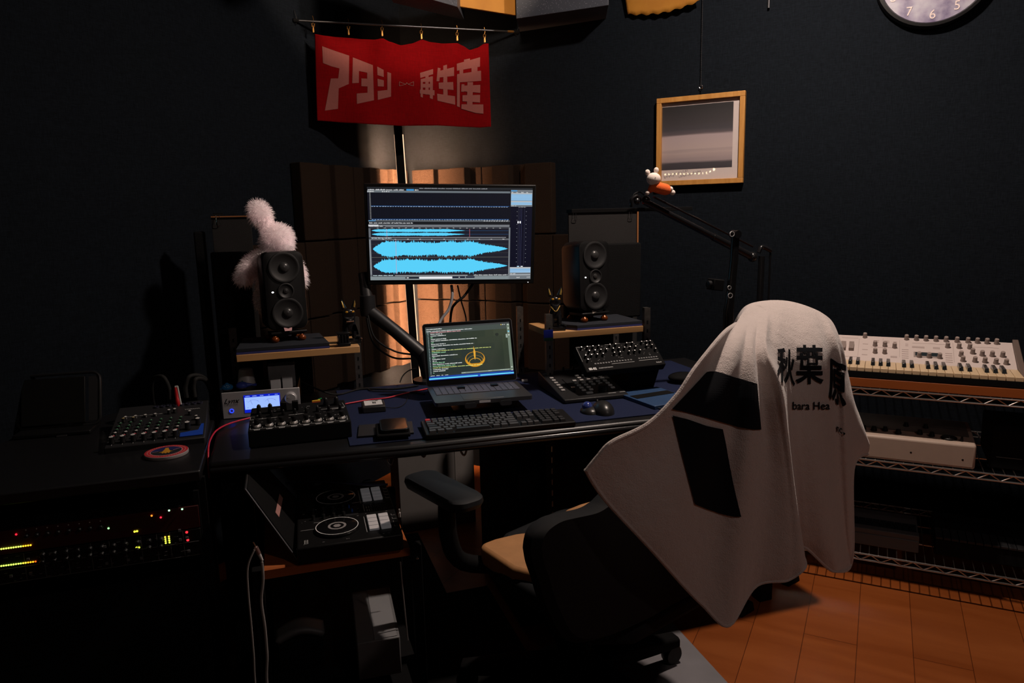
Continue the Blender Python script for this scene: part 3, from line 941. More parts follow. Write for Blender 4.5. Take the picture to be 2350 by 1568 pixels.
# ================================================================== MONITOR
MX, MY, MZ = Vector((.980, -.197, -.026)), Vector((.199, .972, .127)), Vector((0, -.129, .992))
MX.normalize(); MY = (MY-MX*MY.dot(MX)).normalized(); MZ = MX.cross(MY)
t = T('monitor', 'large flat computer monitor showing two bright blue audio waveforms', 'monitor', (.624, 2.603, 1.259), axes(MX, MY, MZ))
MW, MH = .614, .364
MB().box((0, .012, 0), (MW, .022, MH)).build('housing', BLK, t, bevel=.003)
MB().box((0, .036, -.02), (.30, .03, .20), taper=.9).build('back_cover', BLKM, t, bevel=.008)
SW, SH = .590, .335
sx0, sz1 = -.296, .171
def U(u, v, y=-.0008): return (sx0+u*SW, y, sz1-v*SH)
class Scr:
    def __init__(s, Ufn): s.mb = MB(); s.mats = []; s.U = Ufn; s.lay = 0; s.idx = {}
    def mi(s, c, es=1.):
        k = (c, es)
        if k not in s.idx:
            s.idx[k] = len(s.mats)
            s.mats.append(glow('screen_%d_%d_%d_%d' % (*c, int(es*10)), *c, es))
        return s.idx[k]
    def r(s, u0, v0, u1, v1, c, lay=1, es=1.):
        y = -.0006-.00012*lay
        s.mb.quad(s.U(u0, v1, y), s.U(u1, v1, y), s.U(u1, v0, y), s.U(u0, v0, y), s.mi(c, es))
    def poly(s, pts, c, lay=1, es=1.):
        y = -.0006-.00012*lay
        s.mb.add([s.U(u, v, y) for u, v in pts], [tuple(range(len(pts)))], s.mi(c, es))
    def words(s, u, v, h, total, c, lay=3, seed=0, wmin=.006, wmax=.03, gap=.005, es=1.):
        rr_ = random.Random(seed); x = u
        while x < u+total:
            w_ = rr_.uniform(wmin, wmax)
            # each word: small letter-like blocks
            k = x
            while k < min(x+w_, u+total):
                lw = rr_.uniform(.0012, .0028)
                hh = h*rr_.choice((.6, .6, .75, 1))
                s.r(k, v+h-hh, k+lw, v+h, c, lay, es)
                k += lw+.0006
            x += w_+gap
    def out(s, name, parent, label=None): return s.mb.build(name, s.mats, parent, label, smooth=0)
s = Scr(U)
s.r(0, 0, 1, 1, (14, 16, 26), 0)
s.r(0, 0, 1, .02, (34, 36, 40)); s.words(.31, .006, .010, .41, (150, 150, 155), 2, 1, .02, .05)
s.r(0, .02, .862, .036, (20, 22, 27)); s.words(.004, .022, .012, .215, (225, 228, 232), 2, 2, .02, .04); s.r(.233, .02, .278, .036, (60, 150, 215), 3); s.words(.283, .022, .012, .02, (230, 230, 230), 2, 3)
s.r(0, .037, .862, .057, (104, 112, 118)); s.words(.003, .040, .012, .035, (235, 235, 235), 2, 4, .004, .01, .003); s.words(.088, .040, .012, .045, (230, 230, 230), 2, 5, .005, .008, .006)
for k in range(22):
    s.r(.012, .062+k*.0128, .020, .067+k*.0128, (150, 150, 150), 3)
for k in range(60):
    u = .02+k*.0139
    s.r(u, .058, u+.0006, .345, (22, 25, 42), 2)
for k in range(9):
    s.r(.02, .07+k*.031, .857, .071+k*.031, (20, 23, 38), 2)
s.r(.02, .196, .857, .199, (45, 110, 190), 3); s.r(.02, .335, .857, .338, (45, 110, 190), 3)
s.words(.022, .200, .006, .83, (190, 205, 225), 4, 8, .007, .011, .007); s.words(.022, .339, .006, .83, (190, 205, 225), 4, 9, .007, .011, .007)
s.r(0, .348, .862, .362, (92, 98, 104), 2); s.r(.004, .350, .045, .358, (70, 150, 210), 3); s.words(.70, .350, .008, .15, (220, 220, 220), 3, 10, .006, .01, .008)
s.r(0, .362, .862, .392, (24, 26, 30), 2); s.words(.006, .370, .013, .26, (215, 218, 222), 3, 11, .012, .03)
s.r(0, .392, .862, .420, (70, 74, 80), 2); s.r(.0, .395, .060, .414, (200, 203, 208), 3); s.r(.06, .400, .86, .404, (170, 173, 178), 3); s.words(.006, .408, .008, .08, (230, 230, 230), 4, 12, .02, .03); s.r(.1, .410, .86, .420, (120, 124, 130), 3)
s.r(0, .425, .862, .436, (58, 60, 66), 2); s.words(.05, .427, .006, .78, (225, 225, 225), 3, 13, .008, .012, .032)
s.r(.012, .436, .857, .530, (26, 27, 38), 2)
BLU = (88, 208, 250)
rw = random.Random(3)
def wave(cu, u0, u1, amp, tail, mid, n=330, lay=4):
    up_, dn = [], []
    ph = [rw.random()*6 for _ in range(4)]
    for i in range(n+1):
        f = i/n
        env = min(1, f/.07)**.75
        if f > tail: env *= max(0, 1-(f-tail)/(1-tail))**.8*.95+.0
        e2 = .86+.06*math.sin(f*31+ph[0])+.05*math.sin(f*13+ph[1])
        sp_ = .34*rw.random()**3-.08*rw.random() if env > .05 else 0
        sp2 = .34*rw.random()**3-.08*rw.random() if env > .05 else 0
        u = u0+(u1-u0)*f
        m = mid[0]+(mid[1]-mid[0])*0
        up_.append((u, m-amp*env*(e2+sp_)))
        dn.append((u, m+amp*env*(e2+sp2)))
    for i in range(n):
        s.poly([dn[i], dn[i+1], up_[i+1], up_[i]], BLU, lay)
wave(0, .018, .585, .0165, .80, (.458, .458)); wave(0, .018, .585, .0165, .80, (.498, .498))
s.r(.585, .4575, .855, .459, (50, 110, 170), 4); s.r(.585, .4975, .855, .499, (50, 110, 170), 4)
s.r(.613, .440, .6145, .525, (235, 120, 130), 5); s.r(.108, .440, .1095, .525, (235, 120, 130), 5)
s.r(.012, .530, .84, .533, (215, 215, 220), 4); s.r(0, .534, .862, .545, (30, 31, 36), 3); s.words(.016, .536, .008, .12, (200, 230, 240), 4, 14, .01, .03)
s.r(.012, .545, .857, .562, (98, 100, 106), 3); s.words(.08, .547, .007, .76, (235, 235, 235), 4, 15, .006, .010, .066)
s.r(.012, .562, .857, .940, (30, 31, 42), 2)
for k in (.605, .70, .795, .89): s.r(.012, k, .857, k+.002, (70, 72, 70), 3)
s.r(.012, .7485, .857, .751, (120, 122, 110), 3)
wave(0, .022, .852, .083, .74, (.657, .657)); wave(0, .022, .852, .076, .74, (.846, .846))
s.r(.160, .562, .1615, .935, (240, 95, 105), 5)
for k in range(26): s.r(.002, .565+k*.0145, .009, .570+k*.0145, (190, 195, 200), 4)
s.r(0, .425, .012, .96, (98, 102, 108), 1); s.r(.857, .425, .866, 1, (120, 126, 132), 3)
s.r(.012, .940, .857, .958, (40, 42, 48), 3); s.words(.018, .943, .010, .12, (210, 230, 235), 4, 16, .02, .03); s.r(.15, .948, .60, .953, (205, 208, 212), 4); s.words(.64, .943, .011, .21, (225, 228, 230), 4, 17, .02, .03)
s.r(0, .960, .866, 1, (128, 138, 142), 3); s.r(.30, .964, .505, .988, (232, 232, 236), 4); s.r(.215, .967, .298, .985, (15, 18, 32), 4); s.r(.505, .964, .585, .982, (15, 18, 40), 5); s.r(.59, .964, .645, .980, (15, 18, 40), 5); s.r(.222, .972, .235, .980, (230, 230, 230), 6); s.r(.545, .970, .552, .976, (235, 235, 235), 6)
# right column
s.r(.866, .02, 1, 1, (112, 118, 124), 2); s.r(.868, .024, .905, .036, (70, 150, 210), 3); s.words(.87, .042, .008, .12, (230, 230, 230), 3, 18, .008, .012, .02)
s.r(.868, .056, .998, .062, (215, 220, 225), 3)
s.r(.868, .066, .998, .135, (150, 195, 232), 3)
for k in (.078, .094, .110, .124): s.r(.868, k, .998, k+.0025, (70, 115, 155), 4)
s.r(.868, .142, .998, .148, (225, 225, 228), 3); s.r(.868, .152, .998, .180, (150, 195, 232), 3); s.r(.868, .163, .998, .1655, (70, 115, 155), 4); s.words(.87, .186, .007, .03, (230, 230, 230), 3, 19, .01, .02)
s.r(.866, .198, 1, .862, (10, 12, 30), 3); s.words(.915, .199, .007, .045, (200, 200, 205), 4, 20, .006, .008, .004)
for k, c in ((.915, (60, 60, 78)), (.924, (58, 60, 90)), (.934, (60, 62, 95)), (.953, (50, 52, 70))): s.r(k, .215, k+.0016, .845, c, 4)
for k in range(13):
    v = .25+k*.046
    s.r(.905, v, .909, v+.004, (150, 155, 160), 4); s.r(.962, v, .966, v+.004, (150, 155, 160), 4)
for u in (.914, .927):
    s.poly([(u+.0045*math.cos(a), .367+.014*math.sin(a)) for a in [2*PI*i/14 for i in range(14)]], (240, 240, 245), 6)
s.r(.912, .850, .926, .860, (190, 225, 245), 5); s.r(.935, .850, .949, .860, (225, 228, 232), 5)
s.r(.868, .868, .998, .876, (220, 222, 225), 3); s.r(.868, .880, .998, .925, (150, 195, 232), 3)
for k in (.889, .905): s.r(.868, k, .998, k+.0025, (70, 115, 155), 4)
s.words(.87, .932, .009, .03, (230, 230, 230), 4, 21); s.r(.868, .948, .998, .953, (215, 220, 225), 3); s.words(.91, .974, .009, .02, (235, 235, 235), 4, 22); s.words(.975, .972, .008, .02, (220, 220, 220), 4, 23)
s.out('screen', t, 'lit display with audio editor')
MB().ell((.285, -.001, -.176), (.0014, .001, .0014)).build('power_light', MATS['led_white'], t, 'lit white power light')

# monitor arm
ARMM = mat('arm_black', (.018, .018, .02), .42)
a0, a1, a2, a3 = ony(982, 862, 2.60), ony(968, 812, 2.60), ony(845, 712, 2.70), ony(835, 640, 2.735)
t = T('monitor_mount', 'thick black jointed mount rising diagonally left behind the laptop to the monitor', 'monitor mount', (a0.x, 2.60, DM))
q = lambda p: p-Vector((a0.x, 2.60, DM))
MB().lathe([(.055, 0), (.055, .012), (.03, .016)]).build('base_plate', ARMM, t)
MB().tube([(0, 0, .012), q(a1)+Vector((0, 0, .01))], [.020, .024], 20).build('column', ARMM, t)
mb = MB()
mb.tube([q(a1), q(a1).lerp(q(a2), .5)+Vector((0, -.004, .004)), q(a2)], [.027, .024, .026], 20)
mb.build('lower_arm', ARMM, t)
MB().lathe([(.028, -.02), (.030, 0), (.028, .055)], q(a2)).build('elbow_joint', ARMM, t)
MB().tube([q(a2)+Vector((0, 0, .03)), q(a3)+Vector((0, .0, .02))], [.022, .020], 16).build('upper_post', ARMM, t)
mc = Vector((.60, 2.735, 1.235))
MB().tube([q(a3)+Vector((0, .01, -.02)), q(mc)+Vector((0, 0, -.01))], [.020, .018], 14).build('upper_arm', ARMM, t)
MB().box(tuple(q(mc)+Vector((.02, -.045, .0))), (.09, .03, .09), rot=axes(MX, MY, MZ)).build('mount_plate', ARMM, t)
# cables near the arm
for i, pts in enumerate(([(.312, 2.64, .98), (.33, 2.62, .90), (.40, 2.62, .845), (.47, 2.60, .83)], [(.308, 2.65, .97), (.325, 2.63, .88), (.39, 2.63, .822), (.455, 2.61, .815)])):
    cable('arm_cable', pts, .0035, RUB, ('upper', 'lower')[i]+' black cable looping below the monitor arm', 'cable', 'cables on the monitor arm')
WC = mat('grey_cable', (.28, .28, .30), .5)
g = [ony(1036, 655, 2.66), ony(1038, 680, 2.64), ony(1030, 710, 2.63), ony(1012, 735, 2.62), ony(1000, 770, 2.60), ony(985, 860, 2.60)]
cable('monitor_cable', g, .0055, WC, 'grey cable hanging from the underside of the monitor')
g = [ony(1085, 652, 2.65), ony(1065, 680, 2.64), ony(1045, 697, 2.65), ony(1035, 720, 2.68), ony(1030, 800, 2.7)]
cable('monitor_cable', g, .005, RUB, 'black curled cable hanging from the underside of the monitor')
g = [ony(1050, 655, 2.68), ony(1058, 690, 2.68), ony(1070, 735, 2.68), ony(1072, 800, 2.68)]
cable('monitor_cable', g, .003, RUB, 'thin black cable hanging furthest right below the monitor')

# ================================================================== LAPTOP
lx, lz = Vector((.988, -.153, .022)), Vector((.028, .314, .949))
lx.normalize(); lz = (lz-lx*lz.dot(lx)).normalized(); ly = lz.cross(lx)
LC = Vector((.606, 2.328, .877))
hinge = LC-lz*.108
t = T('laptop', 'open grey laptop with code and an orange emblem on its screen', 'laptop', hinge, R(-5))
inv = Matrix.Rotation(R(5), 3, 'Z')
lidrot = (inv @ Matrix((lx, ly, lz)).transposed()).to_euler()
LID = mat('laptop_aluminium', (.15, .15, .16), .38, .85)
LW, LH = .304, .212
lid = MB()
loft(lid, [[(x, y, LH/2+z) for x, z in rrect(LW, LH, .010)] for y in (.0, .0045)])
lid = lid.build('lid', LID, t, rot=lidrot)
b_ = MB(); loft(b_, [[(x, -.0008, LH/2+z) for x, z in rrect(LW-.003, LH-.003, .009)], [(x, -.0002, LH/2+z) for x, z in rrect(LW-.003, LH-.003, .009)]])
b_.build('bezel', BLKG, lid)
UL = lambda u, v, y=0: (-.1425+u*.285, y-.0012, .200-v*.180)
s = Scr(UL)
bgs = [(37, 54, 50), (42, 58, 50), (48, 62, 48), (54, 66, 50), (60, 72, 54)]
for i in range(10):
    for j in range(8):
        k = min(4, int(i/10*4.2+rw.random()*.9))
        c = bgs[k]
        if j < 1: c = (72, 84, 80)
        s.r(i/10, j/8 if j else .0, (i+1)/10, (j+1)/8, (c[0]-j//2, c[1]-j, c[2]), 0, .75)
s.r(.0, .0, 1, .03, (62, 66, 68), 1, .8); s.words(.012, .035, .016, .18, (240, 245, 242), 3, 31, .03, .08)
s.words(.01, .075, .014, .54, (235, 240, 240), 3, 32, .05, .16, .008)
rows = [(.02, .36, 'p'), (.03, .14), (.03, .18), (.02, .03), (.02, .18), (.02, .54, 'w'), (.02, .03), (.02, .17), (.02, .50, 'w'), (.02, .03), (.02, .16), (.02, .70, 'y'), (.02, .16), (.02, .06), (.02, .30), (.02, .04), (.02, .15), (.02, .05), (.02, .14), (.02, .34), (.02, .26, 'g'), (.02, .58, 'y'), (.02, .18), (.02, .14), (.02, .01)]
for k, rw_ in enumerate(rows):
    v = .100+k*.0315
    kind = rw_[2] if len(rw_) > 2 else 'w' if k % 3 else 'g'
    c = {'w': (235, 238, 235), 'g': (170, 235, 180), 'y': (215, 225, 130), 'p': (240, 170, 175)}[kind]
    s.words(.055, v, .016, rw_[1], c, 3, 40+k, .02, .10, .008)
for k in range(28): s.words(.022, .10+k*.0285, .012, .010, (205, 225, 230), 3, 90+k, .01, .011)
# orange emblem: a bowl of rings with a drop
cu, cv = .555, .66
OR, OR2 = (205, 140, 30), (225, 165, 50)
def ell(cx, cy, rx, ry, a0=0, a1=2*PI, n=40): return [(cx+rx*math.cos(a0+(a1-a0)*i/n), cy+ry*math.sin(a0+(a1-a0)*i/n)) for i in range(n+1)]
def band(o_, i_, c, lay):
    for k in range(len(o_)-1): s.poly([o_[k], o_[k+1], i_[k+1], i_[k]], c, lay)
band(ell(cu, cv, .118, .142), ell(cu, cv-.022, .104, .112), OR, 2)
band(ell(cu, cv+.035, .096, .105), ell(cu, cv+.028, .091, .096), OR2, 2)
band(ell(cu, cv+.06, .072, .08), ell(cu, cv+.056, .066, .066), OR2, 2)
s.poly(ell(cu, cv+.062, .090, .085, R(12), R(168), 20), OR, 1)
s.poly([(cu-.004, cv-.245), (cu+.012, cv-.13), (cu+.008, cv-.04), (cu, cv+.02), (cu-.010, cv-.04), (cu-.013, cv-.13)], OR2, 4)
s.poly(ell(.84, .225, .022, .028), (28, 38, 32), 2); s.poly(ell(.26, .255, .014, .02), (28, 38, 32), 2)
s.r(.965, .035, 1, .93, (108, 122, 108), 2); s.r(.945, .23, .965, .30, (150, 165, 155), 2)
for v in (.05, .12, .19, .25, .86, .92): s.poly(ell(.983, v, .009, .012), (195, 205, 195), 4)
s.r(.972, .17, .993, .19, (90, 190, 220), 5)
for u, c in ((.90, (245, 200, 60)), (.92, (230, 230, 230)), (.94, (200, 200, 200))): s.poly(ell(u, .045, .006, .008), c, 4)
s.r(0, .905, .965, .925, (40, 52, 50), 4); s.words(.02, .908, .013, .22, (225, 230, 228), 5, 70, .01, .05, .02); s.r(.38, .888, .965, .915, (122, 138, 128), 5); s.words(.39, .893, .012, .035, (200, 215, 205), 6, 71); s.words(.70, .893, .012, .035, (220, 225, 215), 6, 72); s.words(.84, .893, .012, .11, (230, 235, 228), 6, 73, .006, .008, .012)
s.r(0, .925, 1, 1, (8, 28, 120), 4); s.r(.01, .938, .965, .944, (40, 120, 230), 5); s.r(0, .958, 1, .985, (95, 205, 245), 6); s.r(.57, .955, .60, .99, (30, 90, 190), 7)
s.out('screen', lid, 'lit display with lines of code')
base = MB()
loft(base, [[(x, -LH/2-z*1-.002, zz) for x, z in rrect(LW, LH, .010)] for zz in (-.003, -.015)])
base = base.build('base', LID, t)
MB().box((0, -.063, -.0028), (.272, .105, .001)).build('keyboard_well', mat('key_well', (.03, .03, .034), .6), base)
mb = MB()
for r_ in range(6):
    n = 14
    for k in range(n):
        if r_ == 5 and 4 <= k <= 8: continue
        mb.box((-.136+.0095+k*.0195, -.018-r_*.0178, -.0018), (.0165, .0150 if r_ else .008, .0012))
mb.box((-.136+.0095+6*.0195, -.018-5*.0178, -.0018), (.0945, .0150, .0012))
kk = mb.build('keyboard', mat('laptop_key', (.09, .09, .11), .5, emit=(.5, .5, 1), es=.012), base, 'rows of dark keys')
MB().box((0, -.163, -.0027), (.125, .075, .0008)).build('trackpad', LID, base, bevel=.0003)
MB().box((0, -LH-.0015, -.009), (.035, .003, .007)).build('notch_light', mat('notch', (.7, .68, .7), .3), base)
# stand under it
t = T('laptop_stand', 'black laptop stand with two metal lips holding the laptop', 'stand', (hinge.x, hinge.y-.10, DM), R(-5))
MB().prism([(-.10, -.06), (.10, -.06), (.10, .10), (-.10, .10)], 0, .006).build('base_plate', BLK, t, bevel=.002)
for x in (-.055, .055):
    MB().box((x, .05, .028), (.022, .02, .054)).build('strut', BLK, t)
    mb = MB(); mb.box((x, -.008, hinge.z-DM-.019), (.038, .235, .006)); mb.build('tray', BLK, t)
    mb = MB(); loft(mb, [[(x+xx, y, hinge.z-DM-.016+zz) for xx, zz in rrect(.036, .016, .007)] for y in (-.126, -.123)]); mb.build('lip', GUN, t, 'rounded metal lip')

# ================================================================== KNOB / KEY MESHES shared by the instruments
def knob_mesh(name, r, h, m_side, m_cap, capr=.8, skirt=1.15, line=True):
    mb = MB()
    mb.lathe([(r*skirt, 0), (r*skirt, h*.12), (r, h*.2), (r*.92, h*.93), (r*capr, h)], n=14, ms=[0, 0, 0, 0])
    mb.lathe([(r*capr*.98, h*1.0), (.0001, h*1.02)], n=14, m=1)
    if line: mb.box((0, r*.5, h*1.03), (r*.16, r*.9, h*.03), 2)
    return mb.mesh(name, [m_side, m_cap, WHT])
CAPW = mat('cap_white', (.62, .60, .58), .45)
CAPR = mat('cap_red', (.42, .01, .03), .45)
CAPG = mat('cap_green', (.03, .16, .07), .45)
CAPY = mat('cap_yellow', (.40, .30, .10), .45)
PRINT = mat('panel_print', (.38, .38, .38), .6)
PRINTD = mat('panel_print_dim', (.14, .14, .14), .6)

# ---------------------------------------------------------- AUDIO MIXER on the side table
MXW, MXD = .25, .285
t = T('audio_mixer', 'compact black audio mixer with rows of white, red and green knobs on the side table', 'mixer', (-.345, 2.262, DZ), (R(7), 0, R(1.5)))
mb = MB()
mb.add([(-MXW/2, -MXD/2, .004), (MXW/2, -MXD/2, .004), (MXW/2, MXD/2, -.03), (-MXW/2, MXD/2, -.03), (-MXW/2, -MXD/2, .034), (MXW/2, -MXD/2, .034), (MXW/2, MXD/2, .042), (-MXW/2, MXD/2, .042)],
       [(3, 2, 1, 0), (4, 5, 6, 7), (0, 1, 5, 4), (1, 2, 6, 5), (2, 3, 7, 6), (3, 0, 4, 7)])
mb.v = [Vector((p.x, p.y, max(p.z, .006+(p.y+MXD/2)*-.10))) for p in mb.v]
mb.build('chassis', GRY, t, bevel=.003)
TZ = lambda y: .0345+(y+MXD/2)/MXD*.008
def mxk(i, row): return (-.108+i*.0262+row*.0016, -.118+row*.0215)
kms = {c: knob_mesh('knob', .0052, .013, BLK, m_, .78) for c, m_ in (('W', CAPW), ('R', CAPR), ('G', CAPG), ('Y', CAPY))}
lvl = knob_mesh('knob', .0070, .020, BLK, CAPW, .85)
rowsk = ['W', 'R', 'W', 'G', 'G', 'G']
for i in range(7):
    for row, c in enumerate(rowsk):
        x, y = mxk(i, row)
        place('level_knob' if row == 0 else 'knob', lvl if row == 0 else kms[c], t, (x, y, TZ(y)))
for i in range(2):
    x, y = mxk(i, 6.6); place('knob', kms['Y'], t, (x, y, TZ(y)))
for i in range(4):
    x, y = mxk(i, 7.7); place('knob', kms['W'], t, (x, y, TZ(y)), scale=(1.05, 1.05, .6))
for x, y, c in ((.020, .055, 'W'), (.035, .058, 'W'), (.078, .030, 'W'), (.098, -.012, 'W')):
    place('knob', kms[c], t, (x, y, TZ(y)))
place('level_knob', lvl, t, (.078, -.075, TZ(-.075)), scale=(1.1, 1.1, 1.1))
place('phones_knob', lvl, t, (.104, -.050, TZ(-.05)), scale=(1, 1, 1))
mb = MB(); mb.prism([(.060, -.128), (.119, -.128), (.119, -.045), (.112, -.045), (.106, -.09), (.060, -.10)], TZ(-.1)+.0002, TZ(-.1)+.0018)
mb.build('blue_panel', mat('blue_panel', (.01, .06, .42), .5), t, 'bright blue panel section')
mb = MB()
for i in range(7):
    x, y = mxk(i, 0); mb.box((x, y-.013, TZ(y)+.0006), (.0012, .008, .0006))
for i in range(4):
    for k in (0, .012):
        x, y = mxk(i, 8.3); mb.box((x+k, y, TZ(y)+.0006), (.0095, .0022, .0006))
mb.build('panel_marks', PRINT, t)
text_part('brand_lettering', 'YAMAHA', .0105, PRINT, t, (.082, .072, TZ(.072)+.001), (R(-1.6), 0, 0), bold=.0003, flat='XY')
mb = MB()
for k in range(8): mb.lathe([(.0075, 0), (.0075, .004), (.0045, .004), (.0045, .001)], (-.02+k*.0175, .115, TZ(.115)), n=14)
mb.build('jack_sockets', mat('jack_metal', (.12, .12, .18), .3, .8), t)
cl = Vector((-.345, 2.262, DZ))
for i, (x, h, b) in enumerate(((.015, .10, -.05), (.062, .095, .05), (.085, .085, .03))):
    cable('patch_cable', [cl+Vector((x, .118, .075)), cl+Vector((x, .12, .11)), cl+Vector((x+b*.3, .125, .045+h)), cl+Vector((x+b, .16, .03+h)), cl+Vector((x+b*1.3, .22, .06)), cl+Vector((x+b*1.3, .26, .004))], .0065, RUB,
          ('leftmost', 'middle', 'rightmost')[i]+' thick black cable plugged into the back of the mixer', 'cable', 'cables plugged into the mixer')
t = T('red_plug', 'red and white audio plug standing in the mixer', 'plug', cl+Vector((.038, .110, .052)), (R(-5), R(-4), 0))
MB().lathe([(.0062, 0), (.0072, .004), (.0072, .022), (.006, .024), (.006, .040), (.005, .052), (.0045, .060)], n=16).build('red_sleeve', RED, t)
MB().slab([(.0066, -.004, .004), (.0076, .004, .004), (.006, .004, .062), (.0052, -.004, .062)], (1, 0, 0), .002).box((.003, 0, .062), (.008, .008, .004)).build('white_clip', WHTP, t)

# ---------------------------------------------------------- ROUND COASTER
cp = onz(382, 1036, DZ+.008)
t = T('coaster', 'round coaster with red rim and golden rocket emblem on the side table', 'coaster', (cp.x, cp.y, DZ-.0005), R(3))
CR_ = .054
MB().lathe([(CR_-.001, 0), (CR_, .002), (CR_, .008), (CR_-.001, .009)], n=56).build('disc', mat('cork_white', (.34, .30, .30), .8), t)
mb = MB()
def ring(r0_, r1_, z, m): mb.lathe([(r0_, z), (r1_, z)], n=56, m=m)
mb.lathe([(.0001, .0091), (CR_-.001, .0091)], n=56, m=0)
mb.lathe([(.0001, .0094), (.0395, .0094)], n=56, m=1)
mb.lathe([(.0001, .0097), (.0375, .0097)], n=56, m=2)
mb.add([(.0370*math.cos(a), .0370*math.sin(a), .0100) for a in [R(8)+R(172)*i/24 for i in range(25)]], [tuple(range(25))], 3)
mb.build('printed_face', [mat('coaster_red', (.48, .02, .03), .6), mat('coaster_pink', (.55, .30, .30), .6), mat('coaster_black', (.012, .014, .018), .6), mat('coaster_navy', (.012, .016, .10), .6)], t)
GOLD = mat('gold_print', (.60, .27, .02), .5)
mb = MB()
mb.add([(-.004, .026, .0104), (.004, .026, .0104), (.005, .014, .0104), (.010, -.006, .0104), (.017, -.010, .0104), (.010, -.013, .0104), (.008, -.025, .0104), (.003, -.018, .0104), (.0, -.025, .0104), (-.004, -.018, .0104), (-.009, -.024, .0104), (-.010, -.013, .0104), (-.018, -.010, .0104), (-.010, -.006, .0104), (-.005, .014, .0104)], [tuple(range(15))])
mb.rect(-.001, .001, 0, 0, 0)
mb.build('rocket_emblem', GOLD, t, 'golden rocket emblem', smooth=0)
mb = MB()
mb.slab([(-.034, -.004, .0103), (-.020, .0, .0103), (-.020, .0008, .0103), (-.034, -.0032, .0103)], (0, 0, 1), .0002)
mb.slab([(.016, -.002, .0103), (.033, .012, .0103), (.033, .0128, .0103), (.016, -.001, .0103)], (0, 0, 1), .0002)
for k in range(46):
    a = 2*PI*k/46
    mb.box((.0462*math.cos(a), .0462*math.sin(a), .0096), (.0016, .0034, .0004), rot=(0, 0, a))
mb.build('rim_lettering', mat('coaster_letter', (.62, .36, .34), .6), t)

# ---------------------------------------------------------- TABLET STAND on the far left
a_, b_2 = onz(40, 1000, DZ), onz(225, 985, DZ)
w_ = (b_2-a_).length
ang = math.atan2(b_2.y-a_.y, b_2.x-a_.x)
t = T('tablet_holder', 'black tablet holder with rounded tube frame at the far left', 'stand', ((a_+b_2)/2), ang)
MB().box((0, 0, .006), (w_*.95, .10, .012)).build('base', BLK, t, bevel=.003)
mb = MB(); loft(mb, [[(x, .012+z*.10+yy, .088+z) for x, z in rrect(w_*1.02, .150, .020)] for yy in (0, .0)][:1]+[], cap=False)
mb = MB(); mb.tube([(x, .012+(z+.08)*.35, .088+z) for x, z in rrect(w_*1.04, .150, .022)], .0045, 8, closed=True); mb.build('tube_frame', BLKMET, t)
MB().box((-.012, .030, .088), (w_*.80, .006, .14), rot=(R(-19), 0, 0)).build('screen', mat('tablet_screen', (.004, .004, .004), .6, spec=.2), t, bevel=.002)
MB().box((w_*.44, .040, .088), (.028, .003, .135), rot=(R(-19), 0, 0)).build('side_plate', GRY, t)
bp = onz(142, 1002, DZ)
tag(MB().box((0, 0, .002), (.027, .006, .004)).build('metal_tag', GUN, loc=(bp.x, bp.y, DZ-.0005), rot=(0, 0, R(4)), bevel=.0005), 'small pale metal bar at the foot of the tablet holder', 'bar')

# ---------------------------------------------------------- SILVER CONVERTER with blue screen
t = T('audio_converter', 'silver desktop audio converter with lit blue meter screen', 'audio converter', (-.066, 2.352, DZ), R(-4))
W_, H_, D_ = .232, .082, .20
MB().box((0, D_/2+.004, H_/2+.002), (W_-.01, D_, H_-.012)).build('case', BLK, t, bevel=.002)
MB().box((0, 0, H_/2+.002), (W_, .008, H_)).build('front_panel', SILV, t, bevel=.0012)
UH = lambda u, v, y=0: (-.052+u*.108, -.0042+y, .072-v*.056)
s = Scr(UH)
s.r(0, 0, 1, 1, (8, 30, 190), 0, 1.0)
s.r(.02, .13, .98, .82, (148, 178, 250), 1, 1.15)
s.words(.05, .04, .05, .12, (150, 180, 255), 2, 1, .03, .06); s.words(.24, .04, .05, .12, (150, 180, 255), 2, 2, .03, .06); s.words(.45, .04, .05, .10, (150, 180, 255), 2, 3, .03, .06); s.words(.68, .04, .05, .04, (150, 180, 255), 2, 4); s.words(.86, .04, .05, .08, (150, 180, 255), 2, 5)
for x0 in (.08, .55):
    arc_o = ell(x0+.18, .62, .19, .34, R(215), R(325), 16); arc_i = ell(x0+.18, .62, .185, .325, R(215), R(325), 16)
    band(arc_o, arc_i, (110, 125, 190), 3)
    s.poly([(x0+.10, .34), (x0+.108, .335), (x0+.15, .56), (x0+.146, .565)], (90, 90, 130), 4)
    for k in range(4): s.words(x0-.01+k*.10, .32-.05*(k in (1, 2)), .03, .03, (120, 140, 205), 3, 9+k)
    s.r(x0+.0, .70, x0+.03, .73, (115, 135, 205), 3); s.r(x0+.15, .72, x0+.18, .75, (115, 135, 205), 3)
s.out('screen', t, 'lit blue screen with two needle meters')
MB().lathe([(.0185, 0), (.0185, .004), (.0165, .014), (.0150, .0155), (.0001, .0160)], (.088, -.004, .054), 'Y', 36).build('volume_knob', SILV, t)
MB().lathe([(.0018, .0005), (.0001, .0007)], (.083, -.0205, .060), 'Y', 10).build('knob_dimple', WHTP, t.children[-1] if False else t)
MB().tube([(-.090+.0056*math.cos(a), -.0046, .026+.0056*math.sin(a)) for a in [2*PI*i/24 for i in range(24)]], .0011, 6, closed=True).build('power_button', glow('blue_led_ring', 30, 60, 255, 2.2), t, 'glowing blue power ring')
text_part('lettering', 'Lynx', .022, BLK, t, (-.090, -.0046, .057), bold=.0001, shear=.5)
MB().rect(-.112, -.070, .0455, .0462, -.0044).rect(-.112, -.070, .0415, .0419, -.0044).build('small_print', BLK, t)
